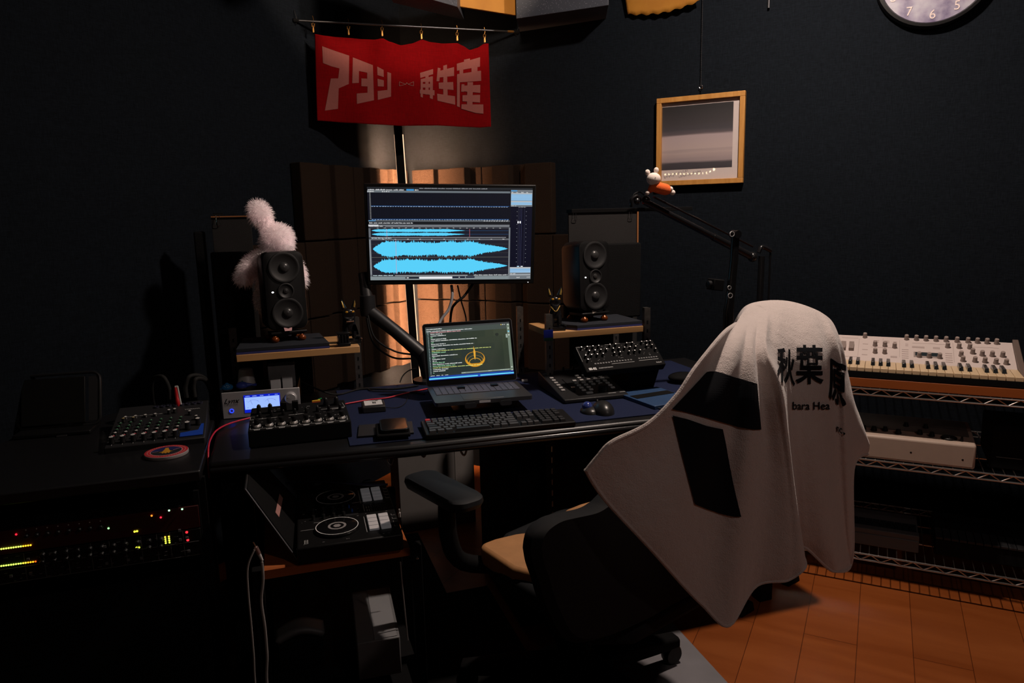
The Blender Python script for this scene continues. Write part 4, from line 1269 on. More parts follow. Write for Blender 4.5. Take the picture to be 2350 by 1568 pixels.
# things standing on it
TOPZ = DZ+.082+.0005-.005
def on_conv(px, py, z=TOPZ): return onz(px, py, z)
def whale(loc, rz, label, body, spots, sc_=1.):
    t = T('whale_figure', label, 'toy', loc, rz, 'small blue sea animal figures')
    mb = MB(); mb.ell((0, 0, .012*sc_), (.018*sc_, .015*sc_, .012*sc_), 22, 14, 0)
    mb.m = [1 if sum(mb.v[i].z for i in f)/4 < .008*sc_ else 0 for f in mb.f]
    if not spots:
        mb.tube([(.012*sc_, 0, .012*sc_), (.026*sc_, 0, .013*sc_), (.034*sc_, 0, .012*sc_)], [.008*sc_, .004*sc_, .002*sc_], 10)
        mb.ell((.036*sc_, .005, .012*sc_), (.008*sc_, .006*sc_, .002*sc_), 10, 6, 0, rot=(0, 0, .6)).ell((.036*sc_, -.005, .011*sc_), (.008*sc_, .006*sc_, .002*sc_), 10, 6, 0, rot=(0, 0, -.6))
    else:
        mb.ell((-.019*sc_, -.004, .010*sc_), (.004*sc_, .003, .002*sc_), 8, 5); mb.ell((.0, 0, .022*sc_), (.006*sc_, .005*sc_, .006*sc_), 12, 8)
    mb.build('body', [body, mat('figure_belly', (.42, .36, .42), .4)], t, smooth=60)
    if spots:
        mb = MB()
        for a, e in ((-1.9, .4), (-1.5, .25), (-1.15, .45), (-1.65, .75), (-1.3, .7), (-.85, .55), (-2.2, .6)):
            p = Vector((.018*sc_*math.cos(a)*math.cos(e), .015*sc_*math.sin(a)*math.cos(e), .012*sc_+.012*sc_*math.sin(e)))
            mb.ell(p, (.0014, .0014, .0014), 8, 6)
        mb.build('spots', mat('spot_white', (.75, .8, .85), .5), t)
    else:
        mb = MB(); mb.lathe([(.0015, 0), (.0025, .003), (.0004, .005)], (.002, 0, .023*sc_)); mb.build('spout', mat('spout_green', (.02, .25, .15), .5), t)
p = on_conv(522, 898); whale(p, R(5), 'small round blue figure with white spots on the silver converter', mat('figure_teal', (.03, .30, .75), .3), True)
p = on_conv(556, 894); whale(p, R(-3), 'small blue whale figure with a tail on the silver converter', mat('figure_blue', (.10, .16, .80), .3), False, 1.05)
p = on_conv(566, 885)
t = T('metal_cone', 'silver truncated metal cone standing behind the whale figures', 'cone', (p.x, p.y+.03, p.z))
MB().lathe([(.030, 0), (.030, .006), (.0285, .009), (.0275, .010), (.0215, .047), (.019, .050), (.0001, .050)], n=36).build('cone', mat('cone_metal', (.85, .83, .84), .45, .2), t)
MB().tube([(-.004, 0, .05), (-.004, 0, .075)], .0006, 5).build('wire', GUN, t)
CLR = mat('clear_acrylic', (.75, .75, .78), .08, trans=.75, spec=.5)
p = on_conv(650, 891)
t = T('acrylic_box', 'clear ribbed acrylic box on the silver converter', 'box', (p.x, p.y+.045, p.z), R(-2))
mb = MB()
for (c, d) in (((0, -.028, .035), (.082, .002, .07)), ((0, .028, .035), (.082, .002, .07)), ((-.040, 0, .035), (.002, .056, .07)), ((.040, 0, .035), (.002, .056, .07)), ((0, 0, .001), (.082, .056, .002))): mb.box(c, d)
for k in range(26): mb.box((-.039+k*.0031, -.0295, .052), (.0012, .001, .034))
mb.build('ribbed_walls', CLR, t)
for x, h in ((-.022, .030), (.014, .036)):
    tt = T('clear_block', ('shorter left' if x < 0 else 'taller right')+' frosted clear block standing in front of the ribbed box', 'block', (p.x+x, p.y+.004, p.z), 0, 'clear blocks on the converter')
    MB().box((0, 0, h/2), (.031, .018, h)).build('block', mat('frosted_block', (.36, .36, .38), .35, spec=.5), tt, bevel=.001)

# ---------------------------------------------------------- SMALL BLACK KNOB MIXER
t = T('knob_console', 'small black console with eight skirted knobs in front of the silver converter', 'console', (.038, 2.005, DZ), R(-1))
W_, D_ = .272, .145
h0, h1 = .050, .078
mb = MB()
mb.add([(-W_/2, 0, .003), (W_/2, 0, .003), (W_/2, D_, .003), (-W_/2, D_, .003), (-W_/2, 0, h0), (W_/2, 0, h0), (W_/2-.006, D_, h1), (-W_/2+.006, D_, h1)],
       [(3, 2, 1, 0), (4, 5, 6, 7), (0, 1, 5, 4), (1, 2, 6, 5), (2, 3, 7, 6), (3, 0, 4, 7)])
mb.build('case', BLKM, t, bevel=.003)
slope = math.atan2(h1-h0, D_)
P3 = lambda x, d, e=.0006: (x, d*math.cos(slope), h0+d*math.sin(slope)+e)
sk = MB()
sk.lathe([(.0115, 0), (.0105, .003), (.0075, .0055), (.0072, .006)], n=24, ms=[0, 0, 0])
sk.lathe([(.0070, .006), (.0068, .019), (.0058, .021), (.0001, .0212)], n=24, m=1)
skm = sk.mesh('skirted_knob', [mat('knob_skirt', (.75, .72, .70), .28, .7), BLK])
tall = MB(); tall.lathe([(.0085, 0), (.0075, .008), (.0062, .022), (.0035, .026), (.0001, .0275)], n=18); tallm = tall.mesh('tall_knob', BLK)
for i in range(8):
    place('skirted_knob', skm, t, P3(-.113+i*.0322, .026), (slope, 0, 0))
for i in range(8):
    place('small_knob', tallm, t, P3(-.106+i*.0312, .082), (slope, 0, 0), scale=(.62, .62, .6))
for i, x in enumerate((-.108, -.078)):
    place('tall_knob', tallm, t, P3(x, .104), (slope, 0, 0), scale=(.9, .9, 1.05))
for i, x in enumerate((-.042, -.010)):
    MB().box((0, 0, .014), (.017, .010, .028)).build('toggle_cap', BLK, t, loc=P3(x, .106), rot=(slope, 0, 0), bevel=.001)
for i, x in enumerate((.075, .105)):
    place('tall_knob', tallm, t, P3(x, .118), (slope, 0, 0), scale=(1, 1, .9))
mb = MB()
def pl(x0, d0, x1, d1, w_=.0009):
    a, b = Vector(P3(x0, d0)), Vector(P3(x1, d1))
    dd = (b-a).normalized(); nn = Vector((0, -math.sin(slope), math.cos(slope))); sd = dd.cross(nn)*w_/2
    mb.add([a-sd, b-sd, b+sd, a+sd], [(0, 1, 2, 3)])
for k in range(4):
    x0 = -.130+k*.0644; x1 = x0+.0644
    pl(x0, .008, x1-.003, .008); pl(x0, .008, x0, .036)
pl(.127, .008, .127, .036)
for i in range(8):
    x = -.113+i*.0322
    pl(x-.007, .0015, x-.007, .0075, .0012); pl(x+.007, .0015, x+.007, .0075, .0012); pl(x-.007, .0012, x+.007, .0012, .0014)
    for k in range(3): pl(x-.005, .003+k*.0018, x+.005, .003+k*.0018, .0007)
    pl(x+.013, .016, x+.0155, .016, .0025)
pl(-.132, .068, -.06, .070, .0012); pl(-.132, .068, -.130, .088); pl(-.03, .076, .02, .078, .0016); pl(.06, .092, .127, .096, .0012); pl(.127, .096, .122, .125); pl(.09, .088, .125, .090, .0022)
rr_ = random.Random(9)
for k in range(60):
    x, d = rr_.uniform(-.128, .125), rr_.uniform(.045, .125)
    pl(x, d, x+rr_.uniform(.002, .008), d, rr_.uniform(.0005, .0012))
mb.build('panel_print', mat('console_print', (.55, .55, .55), .5), t, smooth=0)
# orange yellow fuse-like cap lying behind
p = onz(727, 920, DZ+.075)
t2 = T('striped_cap', 'yellow, orange and red striped cap lying behind the knob console', 'cap', (p.x, p.y+.02, DZ+.005), R(5))
MB().box((0, 0, .030), (.09, .03, .060)).build('holder', BLKM, t2, bevel=.002)
for i, (c, nm) in enumerate((((.65, .10, .02), 'lower_stripe'), ((.75, .42, .03), 'upper_stripe'))):
    MB().tube([(-.014, -.006, .063+i*.0035), (.010, -.006, .063+i*.0035)], [.0022, .0034], 10).build(nm, mat('stripe_%d' % i, c, .4), t2)
MB().box((.010, 0, .070), (.012, .004, .002), rot=(0, R(-12), 0)).build('green_tip', mat('tip_green', (.02, .4, .12), .5), t2)

# ---------------------------------------------------------- CABLES ON THE DESK
REDC = mat('red_cable', (.60, .015, .04), .45)
g = [onz(983, 892, DM+.004), onz(930, 903, DM+.004), onz(890, 913, DM+.004), onz(845, 918, DM+.004), onz(805, 925, DM+.004), onz(770, 930, DM+.004), onz(720, 925, DM+.004)]
cable('red_cable', g, .0026, REDC, 'red cable crossing the desk from the laptop to the knob console')
g = [onz(585, 957, DM+.004), onz(563, 962, DM+.004), onz(525, 973, DM+.005), onz(500, 986, DM+.004), onz(487, 1001, DM), onz(481, 1016, DM-.02), onz(479, 1036, DM-.07)]
g[-2] = Vector((-.203, 2.05, DZ+.004)); g[-1] = Vector((-.203, 1.99, DZ-.06))
cable('red_cable', g, .0026, REDC, 'red cable curving down between the desk and the side table')
g = [onz(690, 875, DM+.06), onz(745, 900, DM+.02), onz(780, 905, DM+.004), onz(830, 893, DM+.004), onz(900, 893, DM+.004), onz(960, 885, DM+.005)]
cable('black_cable', g, .003, RUB, 'black cable lying along the back of the desk')
g = [ony(918, 878, 2.57), ony(925, 862, 2.58), ony(940, 850, 2.58), ony(955, 846, 2.57)]
cable('black_cable', g, .0022, RUB, 'short black cable arching beside the monitor arm base')
cable('black_cable', [onz(845, 893, DM+.004), onz(860, 898, DM+.004), onz(930, 900, DM+.004), onz(975, 905, DM+.004)], .0022, RUB, 'thin black cable in front of the monitor arm base')
cable('card_cable', [onz(880, 935, DM+.006), onz(910, 936, DM+.003), onz(930, 925, DM+.003), onz(938, 905, DM+.003)], .0012, RUB, 'thin black cable leaving the boxed drive')

# ---------------------------------------------------------- BOXED DRIVE WITH WHITE LABEL
p = onz(860, 938, DZ+.014)
t = T('portable_drive', 'small black drive box with a white label near the back of the desk', 'drive', (p.x, p.y+.03, DM), R(-4))
MB().box((0, 0, .010), (.072, .085, .020)).build('case', GRY, t, bevel=.003)
MB().box((0, .008, .0206), (.056, .060, .001)).build('label', mat('label_white', (.72, .70, .70), .6), t)
mb = MB(); mb.prism([(-.012, .030), (.018, .034), (.014, .026), (.008, .024), (.006, .030), (.002, .026)], .0212, .0214); mb.build('logo', BLK, t)
text_part('label_text', 'SSD', .014, BLK, t, (.002, .004, .0214), (0, 0, R(-90)), bold=.0006, flat='XY')

# ---------------------------------------------------------- PHONE ON PAD
p = onz(885, 985, DM)
t = T('black_pad', 'dark square pad lying under the smartphone', 'pad', (.272, 2.03, DM), R(-8))
MB().box((0, 0, .003), (.155, .115, .006)).build('pad', GRY, t, bevel=.001)
t = T('pouch', 'thick black leather pouch under the smartphone', 'pouch', (.285, 1.985, DM+.0065), R(-6))
MB().box((0, 0, .006), (.092, .125, .012)).build('body', BLKM, t, bevel=.004)
t = T('smartphone', 'black smartphone in a rounded case at the front of the desk', 'phone', (.290, 1.990, DM+.0195), R(-6))
mb = MB()
loft(mb, [[(x, y, z) for x, y in rrect(.078, .120, .013)] for z in (0, .009)])
mb.build('case', BLK, t, bevel=.001)
mb = MB(); loft(mb, [[(x, y, z) for x, y in rrect(.070, .112, .011)] for z in (.0091, .0096)]); mb.build('screen', BLKG, t)

# ---------------------------------------------------------- KEYBOARD
KW, KD = .432, .128
t = T('computer_keyboard', 'low dark grey mechanical keyboard with one red key', 'keyboard', (.582, 1.937+.006, DM), (R(2.5), 0, R(-4.8)))
MB().box((0, 0, .009), (KW, KD, .014)).build('case', BLK, t, bevel=.003)
KEYM = mat('grey_keycap', (.060, .060, .064), .5)
KEYD = mat('dark_keycap', (.024, .024, .026), .5)
def keycap(w_):
    mb = MB(); mb.box((0, 0, .004), (w_-.0026, .0162, .008), taper=.84)
    return mb
kc = {}
def key(w_, m):
    k = (round(w_, 4), m.name)
    if k not in kc: kc[k] = keycap(w_).mesh('keycap', m)
    return kc[k]
u = .0188
x0 = -KW/2+.010
layout = [
    [(1, 'R'), (1, 0), (1, 0), (1, 0), (1, 0), (1, 1), (1, 1), (1, 1), (1, 1), (1, 0), (1, 0), (1, 0), (1, 0), (1, 0), ('g', .2), (1, 0), (1, 0), (1, 0), ('g', .2), (1, 1), (1, 1), (1, 1), (1, 1)],
    [(1, 0)]+[(1, 0)]*12+[(1, 0), ('g', .2), (1, 0), (1, 0), (1, 0), ('g', .2), (1, 1), (1, 1), (1, 1), (1, 1)],
    [(1.5, 0)]+[(1, 0)]*11+[(1.5, 0), ('g', .2), (1, 0), (1, 0), (1, 0), ('g', .2), (1, 1), (1, 1), (1, 1), (1, 1)],
    [(1.75, 1)]+[(1, 0)]*10+[(2.25, 0), ('g', 3.4), (1, 1), (1, 1), (1, 1)],
    [(2.25, 0)]+[(1, 0)]*10+[(1.75, 0), ('g', 1.2), (1, 0), ('g', 1.2), (1, 1), (1, 1), (1, 1), (1, 1)],
    [(1.25, 0), (1.25, 0), (1.25, 0), (6, 1), (1.25, 0), (1.25, 0), (1.75, 0), ('g', .2), (1, 0), (1, 0), (1, 0), ('g', .2), (2, 1), (1, 1), (1, 1)]]
un = (KW-.018)/22.4
for r_, row in enumerate(layout):
    x = x0
    for w_, c in row:
        if w_ == 'g': x += c*un; continue
        m_ = RED if c == 'R' else (KEYD if c else KEYM)
        if x+w_*un/2 < KW/2-.008:
            place('red_keycap' if c == 'R' else 'keycap', key(w_*un, m_), t, (x+w_*un/2, KD/2-.016-r_*.0192, .0155), (0, 0, 0), label='red key' if c == 'R' else None)
        x += w_*un
# slim metal pen lying behind
tag(MB().tube([(-.085, 0, .004), (.085, 0, .004)], .0035, 10).build('pen', GUN, loc=(.60, 2.030, DM), rot=(0, 0, R(-6)), ), 'slim metal pen lying behind the keyboard', 'pen')

# ---------------------------------------------------------- CONTROL SURFACE
pf = [(.845, 2.083), (1.066, 2.098), (1.098, 2.36), (.873, 2.375)]
cx, cy = sum(p[0] for p in pf)/4, sum(p[1] for p in pf)/4
t = T('control_surface', 'black mixing controller with pale grey buttons, a fader and a big knob', 'controller', (cx, cy, DM), R(-2))
W_, D_ = .225, .27
mb = MB()
mb.add([(-W_/2, -D_/2, .002), (W_/2, -D_/2, .002), (W_/2, D_/2, .002), (-W_/2, D_/2, .002), (-W_/2, -D_/2, .014), (W_/2, -D_/2, .014), (W_/2, D_/2, .055), (-W_/2, D_/2, .055)],
       [(3, 2, 1, 0), (4, 5, 6, 7), (0, 1, 5, 4), (1, 2, 6, 5), (2, 3, 7, 6), (3, 0, 4, 7)])
mb.build('case', mat('controller_case', (.013, .013, .014), .5, spec=.3), t, bevel=.003)
sl = math.atan2(.041, D_)
Q = lambda x, d, e=0: (x, -D_/2+d*math.cos(sl), .0145+d*math.sin(sl)+e)
bt = MB(); bt.box((0, 0, .0025), (.0135, .0095, .005)); btm = bt.mesh('button', mat('pale_button', (.36, .34, .33), .5, emit=(.5, .45, .42), es=.02), 40)
for k in range(6): place('button', btm, t, Q(-.090, .075+k*.023), (sl, 0, 0), bevel=.0015)
for c in range(5):
    for k in range(7 if c > 0 else 5):
        if c in (2, 3) and k < 2: continue
        place('button', btm, t, Q(-.022+c*.026, .060+k*.022), (sl, 0, 0), bevel=.0015)
place('wide_button', btm, t, Q(-.012, .034), (sl, 0, 0), scale=(1.7, 1.1, 1), bevel=.0015)
MB().box((0, 0, 0), (.003, .10, .001)).build('fader_slot', BLKG, t, loc=Q(-.056, .125, .0005), rot=(sl, 0, 0))
MB().box((0, 0, .006), (.012, .020, .010), taper=.7).build('fader_cap', BLK, t, loc=Q(-.056, .070), rot=(sl, 0, 0), bevel=.001)
MB().box((0, .0, .0115), (.0125, .005, .001)).build('fader_line', mat('fader_line', (.75, .55, .45), .4), t, loc=Q(-.056, .072), rot=(sl, 0, 0))
MB().lathe([(.0165, 0), (.0165, .012), (.0145, .021), (.011, .0225), (.0001, .0225)], n=30).build('jog_knob', BLK, t, loc=Q(.040, .045), rot=(sl, 0, 0))
for k in range(5): place('encoder', tallm, t, Q(-.085+k*.038+(.02 if k else 0), .245), (sl, 0, 0), scale=(.6, .6, .7))
mb = MB(); mb.box((.062, .020-D_/2, .0178), (.028, .0028, .0004)).box((.10, .022-D_/2, .018), (.02, .002, .0004)); mb.build('print', WHT, t)
mb = MB()
for k in range(7): mb.box(Q(-.104+k*.0045, .238, .0006), (.0035, .0022, .0004), rot=(sl, 0, 0))
mb.build('small_print', PRINT, t)

# ---------------------------------------------------------- TRACKBALL MOUSE
p = onz(1373, 950, DM)
t = T('trackball_mouse', 'black trackball mouse with a shiny blue ball', 'mouse', (p.x+.004, p.y+.02, DM), R(-8))
mb = MB(); mb.ell((.018, -.006, .0), (.034, .050, .036), 28, 18, 0, zcut=0.0); mb.ell((-.020, .006, .0), (.030, .038, .020), 24, 14, 0, zcut=0.0)
mb.build('body', mat('mouse_plastic', (.016, .016, .017), .33), t, smooth=60)
MB().ell((-.028, .008, .017), (.0165, .0165, .0165), 28, 18).build('ball', mat('blue_ball', (.03, .05, .22), .10, coat=1.), t, 'glossy blue ball', smooth=60)
MB().box((.012, .036, .025), (.005, .014, .006), rot=(R(-38), 0, 0)).build('scroll_wheel', GRY, t, bevel=.001)

# ---------------------------------------------------------- BLUE NOTEBOOK + little things
t = T('notebook', 'dark blue notebook with a black band lying by the towel', 'notebook', (1.150, 2.040, DM), R(8))
MB().box((0, 0, .006), (.165, .205, .012)).build('cover', mat('notebook_blue', (.018, .055, .14), .55, noise=.2), t, bevel=.0015)
MB().box((.0, .018, .0125), (.150, .040, .002)).build('band', BLK, t)
MB().box((-.072, .085, .0126), (.026, .003, .0008)).box((-.083, .076, .0126), (.003, .018, .0008)).box((-.070, .074, .0126), (.02, .002, .0008)).build('corner_print', PRINTD, t)
t = T('pen', 'thin pale pen sticking out in front of the blue notebook', 'pen', (1.10, 1.925, DM+.003), R(-70))
MB().tube([(-.05, 0, 0), (.05, 0, 0)], .0028, 10).build('barrel', GUN, t)
p = onz(1420, 871, DM)
tag(MB().box((0, 0, .002), (.022, .006, .004)).build('metal_tag', GUN, loc=(p.x, p.y, DM), rot=(0, 0, R(3))), 'tiny pale metal bar on the desk mat in front of the synthesizer module', 'bar')
p = onz(1204, 875, DM)
tag(MB().box((0, 0, .003), (.012, .022, .006)).build('usb_stick', WHTP, loc=(p.x, p.y, DM), rot=(0, 0, R(80))), 'tiny white stick lying right of the laptop', 'stick')
p = onz(1530, 875, DM)
tag(MB().ell((0, 0, .018), (.055, .045, .018), 20, 10).build('pouch', BLKM, loc=(1.36, 2.22, DM), smooth=60), 'soft black pouch beside the blue notebook', 'pouch')

# ---------------------------------------------------------- SYNTH MODULE on its stand
sx_, sy_, sz_ = Vector((.997, .074, -.026)), Vector((-.042, .78, .625)), Vector((.067, -.621, .781))
sx_ = Vector((.999, .04, 0)).normalized(); sy_ = (Vector((-.03, .78, .625))-sx_*Vector((-.03, .78, .625)).dot(sx_)).normalized(); sz_ = sx_.cross(sy_)
SC = Vector((1.08, 2.151, .855))
t = T('synthesizer_module', 'black desktop synthesizer module tilted on a stand below the right shelf', 'synthesizer', SC, axes(sx_, sy_, sz_))
W_, D_ = .296, .112
MB().box((0, 0, -.014), (W_, D_, .028)).build('case', BLKM, t, bevel=.003)
sek = knob_mesh('knob', .0036, .012, BLK, mat('metal_cap', (.85, .82, .8), .3, .4), .6, 1.2, line=False)
xs = [(-.125+.0205*i) for i in range(13)]
ks = 0
for r_, (dy, cols) in enumerate(((.044, (0, 1, 2, 3, 5, 6, 8, 9, 10.7, 11.6, 12.3)), (.026, (1, 2, 3, 4, 5.2, 6.2, 7.2, 8.2, 9.2, 11.2, 12.2)), (.008, (0, 1, 2, 3, 5, 6, 7.6, 8.6, 9.6, 12.4)), (-.010, (0, ))) ):
    for c in cols:
        if c > 12.5: continue
        place('knob', sek, t, (-.132+.0212*c+r_*.001, dy, 0)); ks += 1
_sb = MB().box((0, 0, 0), (.0063, .0045, .0016)).mesh('step_button', MIDG)
for k in range(8): place('step_button', _sb, t, (-.045+k*.0105, -.022, .0004))
for k in range(8): place('step_button', _sb, t, (.060+k*.0095, -.020, .0004))
for k in range(6): place('step_button', _sb, t, (-.105+k*.010, -.024, .0004))
mb = MB()
mb.box((-.005, -.031, .0003), (.085, .0014, .0004)).box((.093, -.029, .0003), (.075, .0014, .0004)).box((-.1455, .02, .0003), (.0008, .06, .0004)).box((-.137, .053, .0003), (.018, .0008, .0004))
for x in (-.10, -.03, .01, .06, .12): mb.box((x, .053, .0003), (.018, .0008, .0004))
rr_ = random.Random(4)
for k in range(70): mb.box((rr_.uniform(-.13, .14), rr_.uniform(-.015, .050), .0003), (rr_.uniform(.002, .006), .0007, .0004))
mb.build('panel_print', PRINT, t)
text_part('model_lettering', 'SE-02', .012, WHT, t, (-.122, -.044, .0006), bold=.0005, flat='XY')
text_part('small_lettering', 'STUDIO ELECTRONICS', .0050, WHT, t, (-.074, -.044, .0006), flat='XY')
text_part('maker_lettering', 'Roland', .007, PRINT, t, (.125, -.044, .0006), bold=.0002, flat='XY')
t = T('module_stand', 'low black wedge stand carrying the synthesizer module', 'stand', (1.172, 2.19, DM))
mb = MB()
mb.add([(-.055, .0, 0), (.055, .0, 0), (.055, .125, 0), (-.055, .125, 0), (-.055, -.045, .088), (.055, -.045, .088), (.055, .040, .154), (-.055, .040, .154)],
       [(3, 2, 1, 0), (4, 5, 6, 7), (0, 1, 5, 4), (1, 2, 6, 5), (2, 3, 7, 6), (3, 0, 4, 7)])
mb.build('wedge', BLKM, t, bevel=.003)

# ---------------------------------------------------------- BLUE TAG on the shelf post
p = ony(1258.5, 770, 2.318)
t = T('square_tag', 'small square blue and green tag hanging on the shelf post', 'tag', (p.x, 2.318, p.z))
MB().box((0, 0, 0), (.034, .003, .038)).build('plate', mat('tag_blue', (.008, .02, .30), .5), t)
MB().box((0, -.0018, -.0135), (.034, .0006, .011)).build('green_strip', mat('tag_green', (.01, .06, .03), .5), t)

# ================================================================== FLUFFY TOY RABBIT behind the left speaker
FUR = bpy.data.materials.new('white_fur'); FUR.use_nodes = True
_n = FUR.node_tree; _n.nodes.clear()
_o = _n.nodes.new('ShaderNodeOutputMaterial'); _a = _n.nodes.new('ShaderNodeAddShader'); _d = _n.nodes.new('ShaderNodeBsdfDiffuse'); _t = _n.nodes.new('ShaderNodeBsdfTranslucent')
_d.inputs[0].default_value = (.76, .71, .72, 1); _t.inputs[0].default_value = (.52, .49, .50, 1)
_n.links.new(_d.outputs[0], _a.inputs[0]); _n.links.new(_t.outputs[0], _a.inputs[1]); _n.links.new(_a.outputs[0], _o.inputs[0])
def skin_mesh(name, joints, bones, root, sub=2, fat=1.):
    me = bpy.data.meshes.new(name+'_skeleton')
    me.from_pydata([j[:3] for j in joints], bones, [])
    ob = bpy.data.objects.new('skel', me)
    COL.objects.link(ob)
    m = ob.modifiers.new('s', 'SKIN')
    for i, j in enumerate(joints):
        r = j[3] if isinstance(j[3], tuple) else (j[3], j[3])
        r = (r[0]*fat, r[1]*fat)
        me.skin_vertices[0].data[i].radius = r
    me.skin_vertices[0].data[root].use_root = True
    sb = ob.modifiers.new('ss', 'SUBSURF'); sb.levels = sub; sb.render_levels = sub
    bpy.context.view_layer.update()
    dg = bpy.context.evaluated_depsgraph_get()
    ev = bpy.data.meshes.new_from_object(ob.evaluated_get(dg))
    bpy.data.objects.remove(ob)
    return ev
RY = 2.585
def rp(px, py, dy=0): return ony(px, py, RY+dy)
J = [(*rp(632, 620, 0), (.048, .04)), (*rp(630, 592), .040), (*rp(634, 575), .022), (*rp(636, 552, -.010), (.024, .024)), (*rp(630, 545, -.01), .018),
     (*rp(628, 540), .012), (*rp(626, 535), (.010, .010)), (*rp(624, 532), .008),
     (*rp(596, 590), .024), (*rp(572, 615), .021), (*rp(556, 638, -.01), .021),
     (*rp(668, 596), .022), (*rp(685, 622), .020), (*rp(692, 645, -.01), .014),
     (*rp(645, 556, -.02), .014), (*rp(625, 680, .01), (.050, .04)), (*rp(600, 715, 0), .03)]
Bn = [(0, 1), (1, 2), (2, 3), (3, 4), (4, 5), (5, 6), (6, 7), (1, 8), (8, 9), (9, 10), (1, 11), (11, 12), (12, 13), (3, 14), (0, 15), (15, 16)]
em = skin_mesh('rabbit', J, Bn, 0, fat=1.25)
PXM = RY/1666*1.03
HB = MB()
def blob(px, py, rx, ry, rot_=0, dy=0): HB.ell(rp(px, py, dy), (rx*PXM, rx*PXM*.85, ry*PXM), 22, 14, rot=(0, R(rot_), 0))
blob(637, 545, 31, 27, 0, -.015); blob(651, 566, 19, 15, 0, -.03); blob(615, 556, 15, 14, 0, -.01)
blob(597, 490, 21, 27, -22, 0); blob(610, 516, 14, 22, -28, -.005)
blob(573, 612, 17, 34, 38, 0); blob(560, 636, 17, 17, 0, 0); blob(688, 632, 11, 26, -16, .0)
HB.m = [0]*len(HB.f)
_hm = bpy.data.meshes.new('tmp'); _hm.from_pydata([tuple(p) for p in HB.v], [], HB.f)
bmx = bmesh.new(); bmx.from_mesh(em); bmx.from_mesh(_hm); bmx.normal_update()
bmesh.ops.recalc_face_normals(bmx, faces=bmx.faces)
rr_ = random.Random(11)
fcs = list(bmx.faces)
areas = [f.calc_area() for f in fcs]
tot = sum(areas)
NF = 17000
new = []
for f, a in zip(fcs, areas):
    n = a/tot*NF
    k = int(n)+(rr_.random() < n-int(n))
    vs_ = [v.co for v in f.verts]; no = f.normal.copy()
    for _ in range(k):
        w1, w2 = rr_.random(), rr_.random()
        p = (vs_[0].lerp(vs_[1], w1)).lerp(vs_[-1].lerp(vs_[2 if len(vs_) > 3 else -1], w1), w2)
        new.append((p, no))
bmx.free()
mbf = MB()
mbf.add([v.co for v in em.vertices], [tuple(p.vertices) for p in em.polygons])
mbf.v += HB.v and [] 
mbf.add(HB.v, HB.f)
for p, no in new:
    L = rr_.uniform(.007, .019)
    d = (no+Vector((rr_.uniform(-.7, .7), rr_.uniform(-.7, .7), rr_.uniform(-.9, .35)))*.75).normalized()
    sd = d.cross(Vector((rr_.random()-.5, rr_.random()-.5, rr_.random()-.5))).normalized()*.0008
    o_ = len(mbf.v)
    mid = p+d*L*.55+no*.001
    mbf.v += [p-sd, p+sd, mid+sd*.6, p+d*L+Vector((0, 0, -.2*L)), mid-sd*.6]
    mbf.f += [(o_, o_+1, o_+2, o_+4), (o_+4, o_+2, o_+3)]; mbf.m += [0, 0]
me = bpy.data.meshes.new('toy_rabbit')
me.from_pydata([tuple(v) for v in mbf.v], [], mbf.f)
me.materials.append(FUR)
me.polygons.foreach_set('use_smooth', [True]*len(me.polygons))
tag(place('toy_rabbit', me), 'fluffy white toy rabbit with one raised ear peeking over the left speaker', 'soft toy')
# crate it sits on
a = rp(585, 745)
tag(MB().box((0, 0, .10), (.15, .10, .20)).build('box', BLKM, loc=(.03, 2.66, DZ), bevel=.004), 'black box behind the left speaker carrying the fluffy toy', 'box')

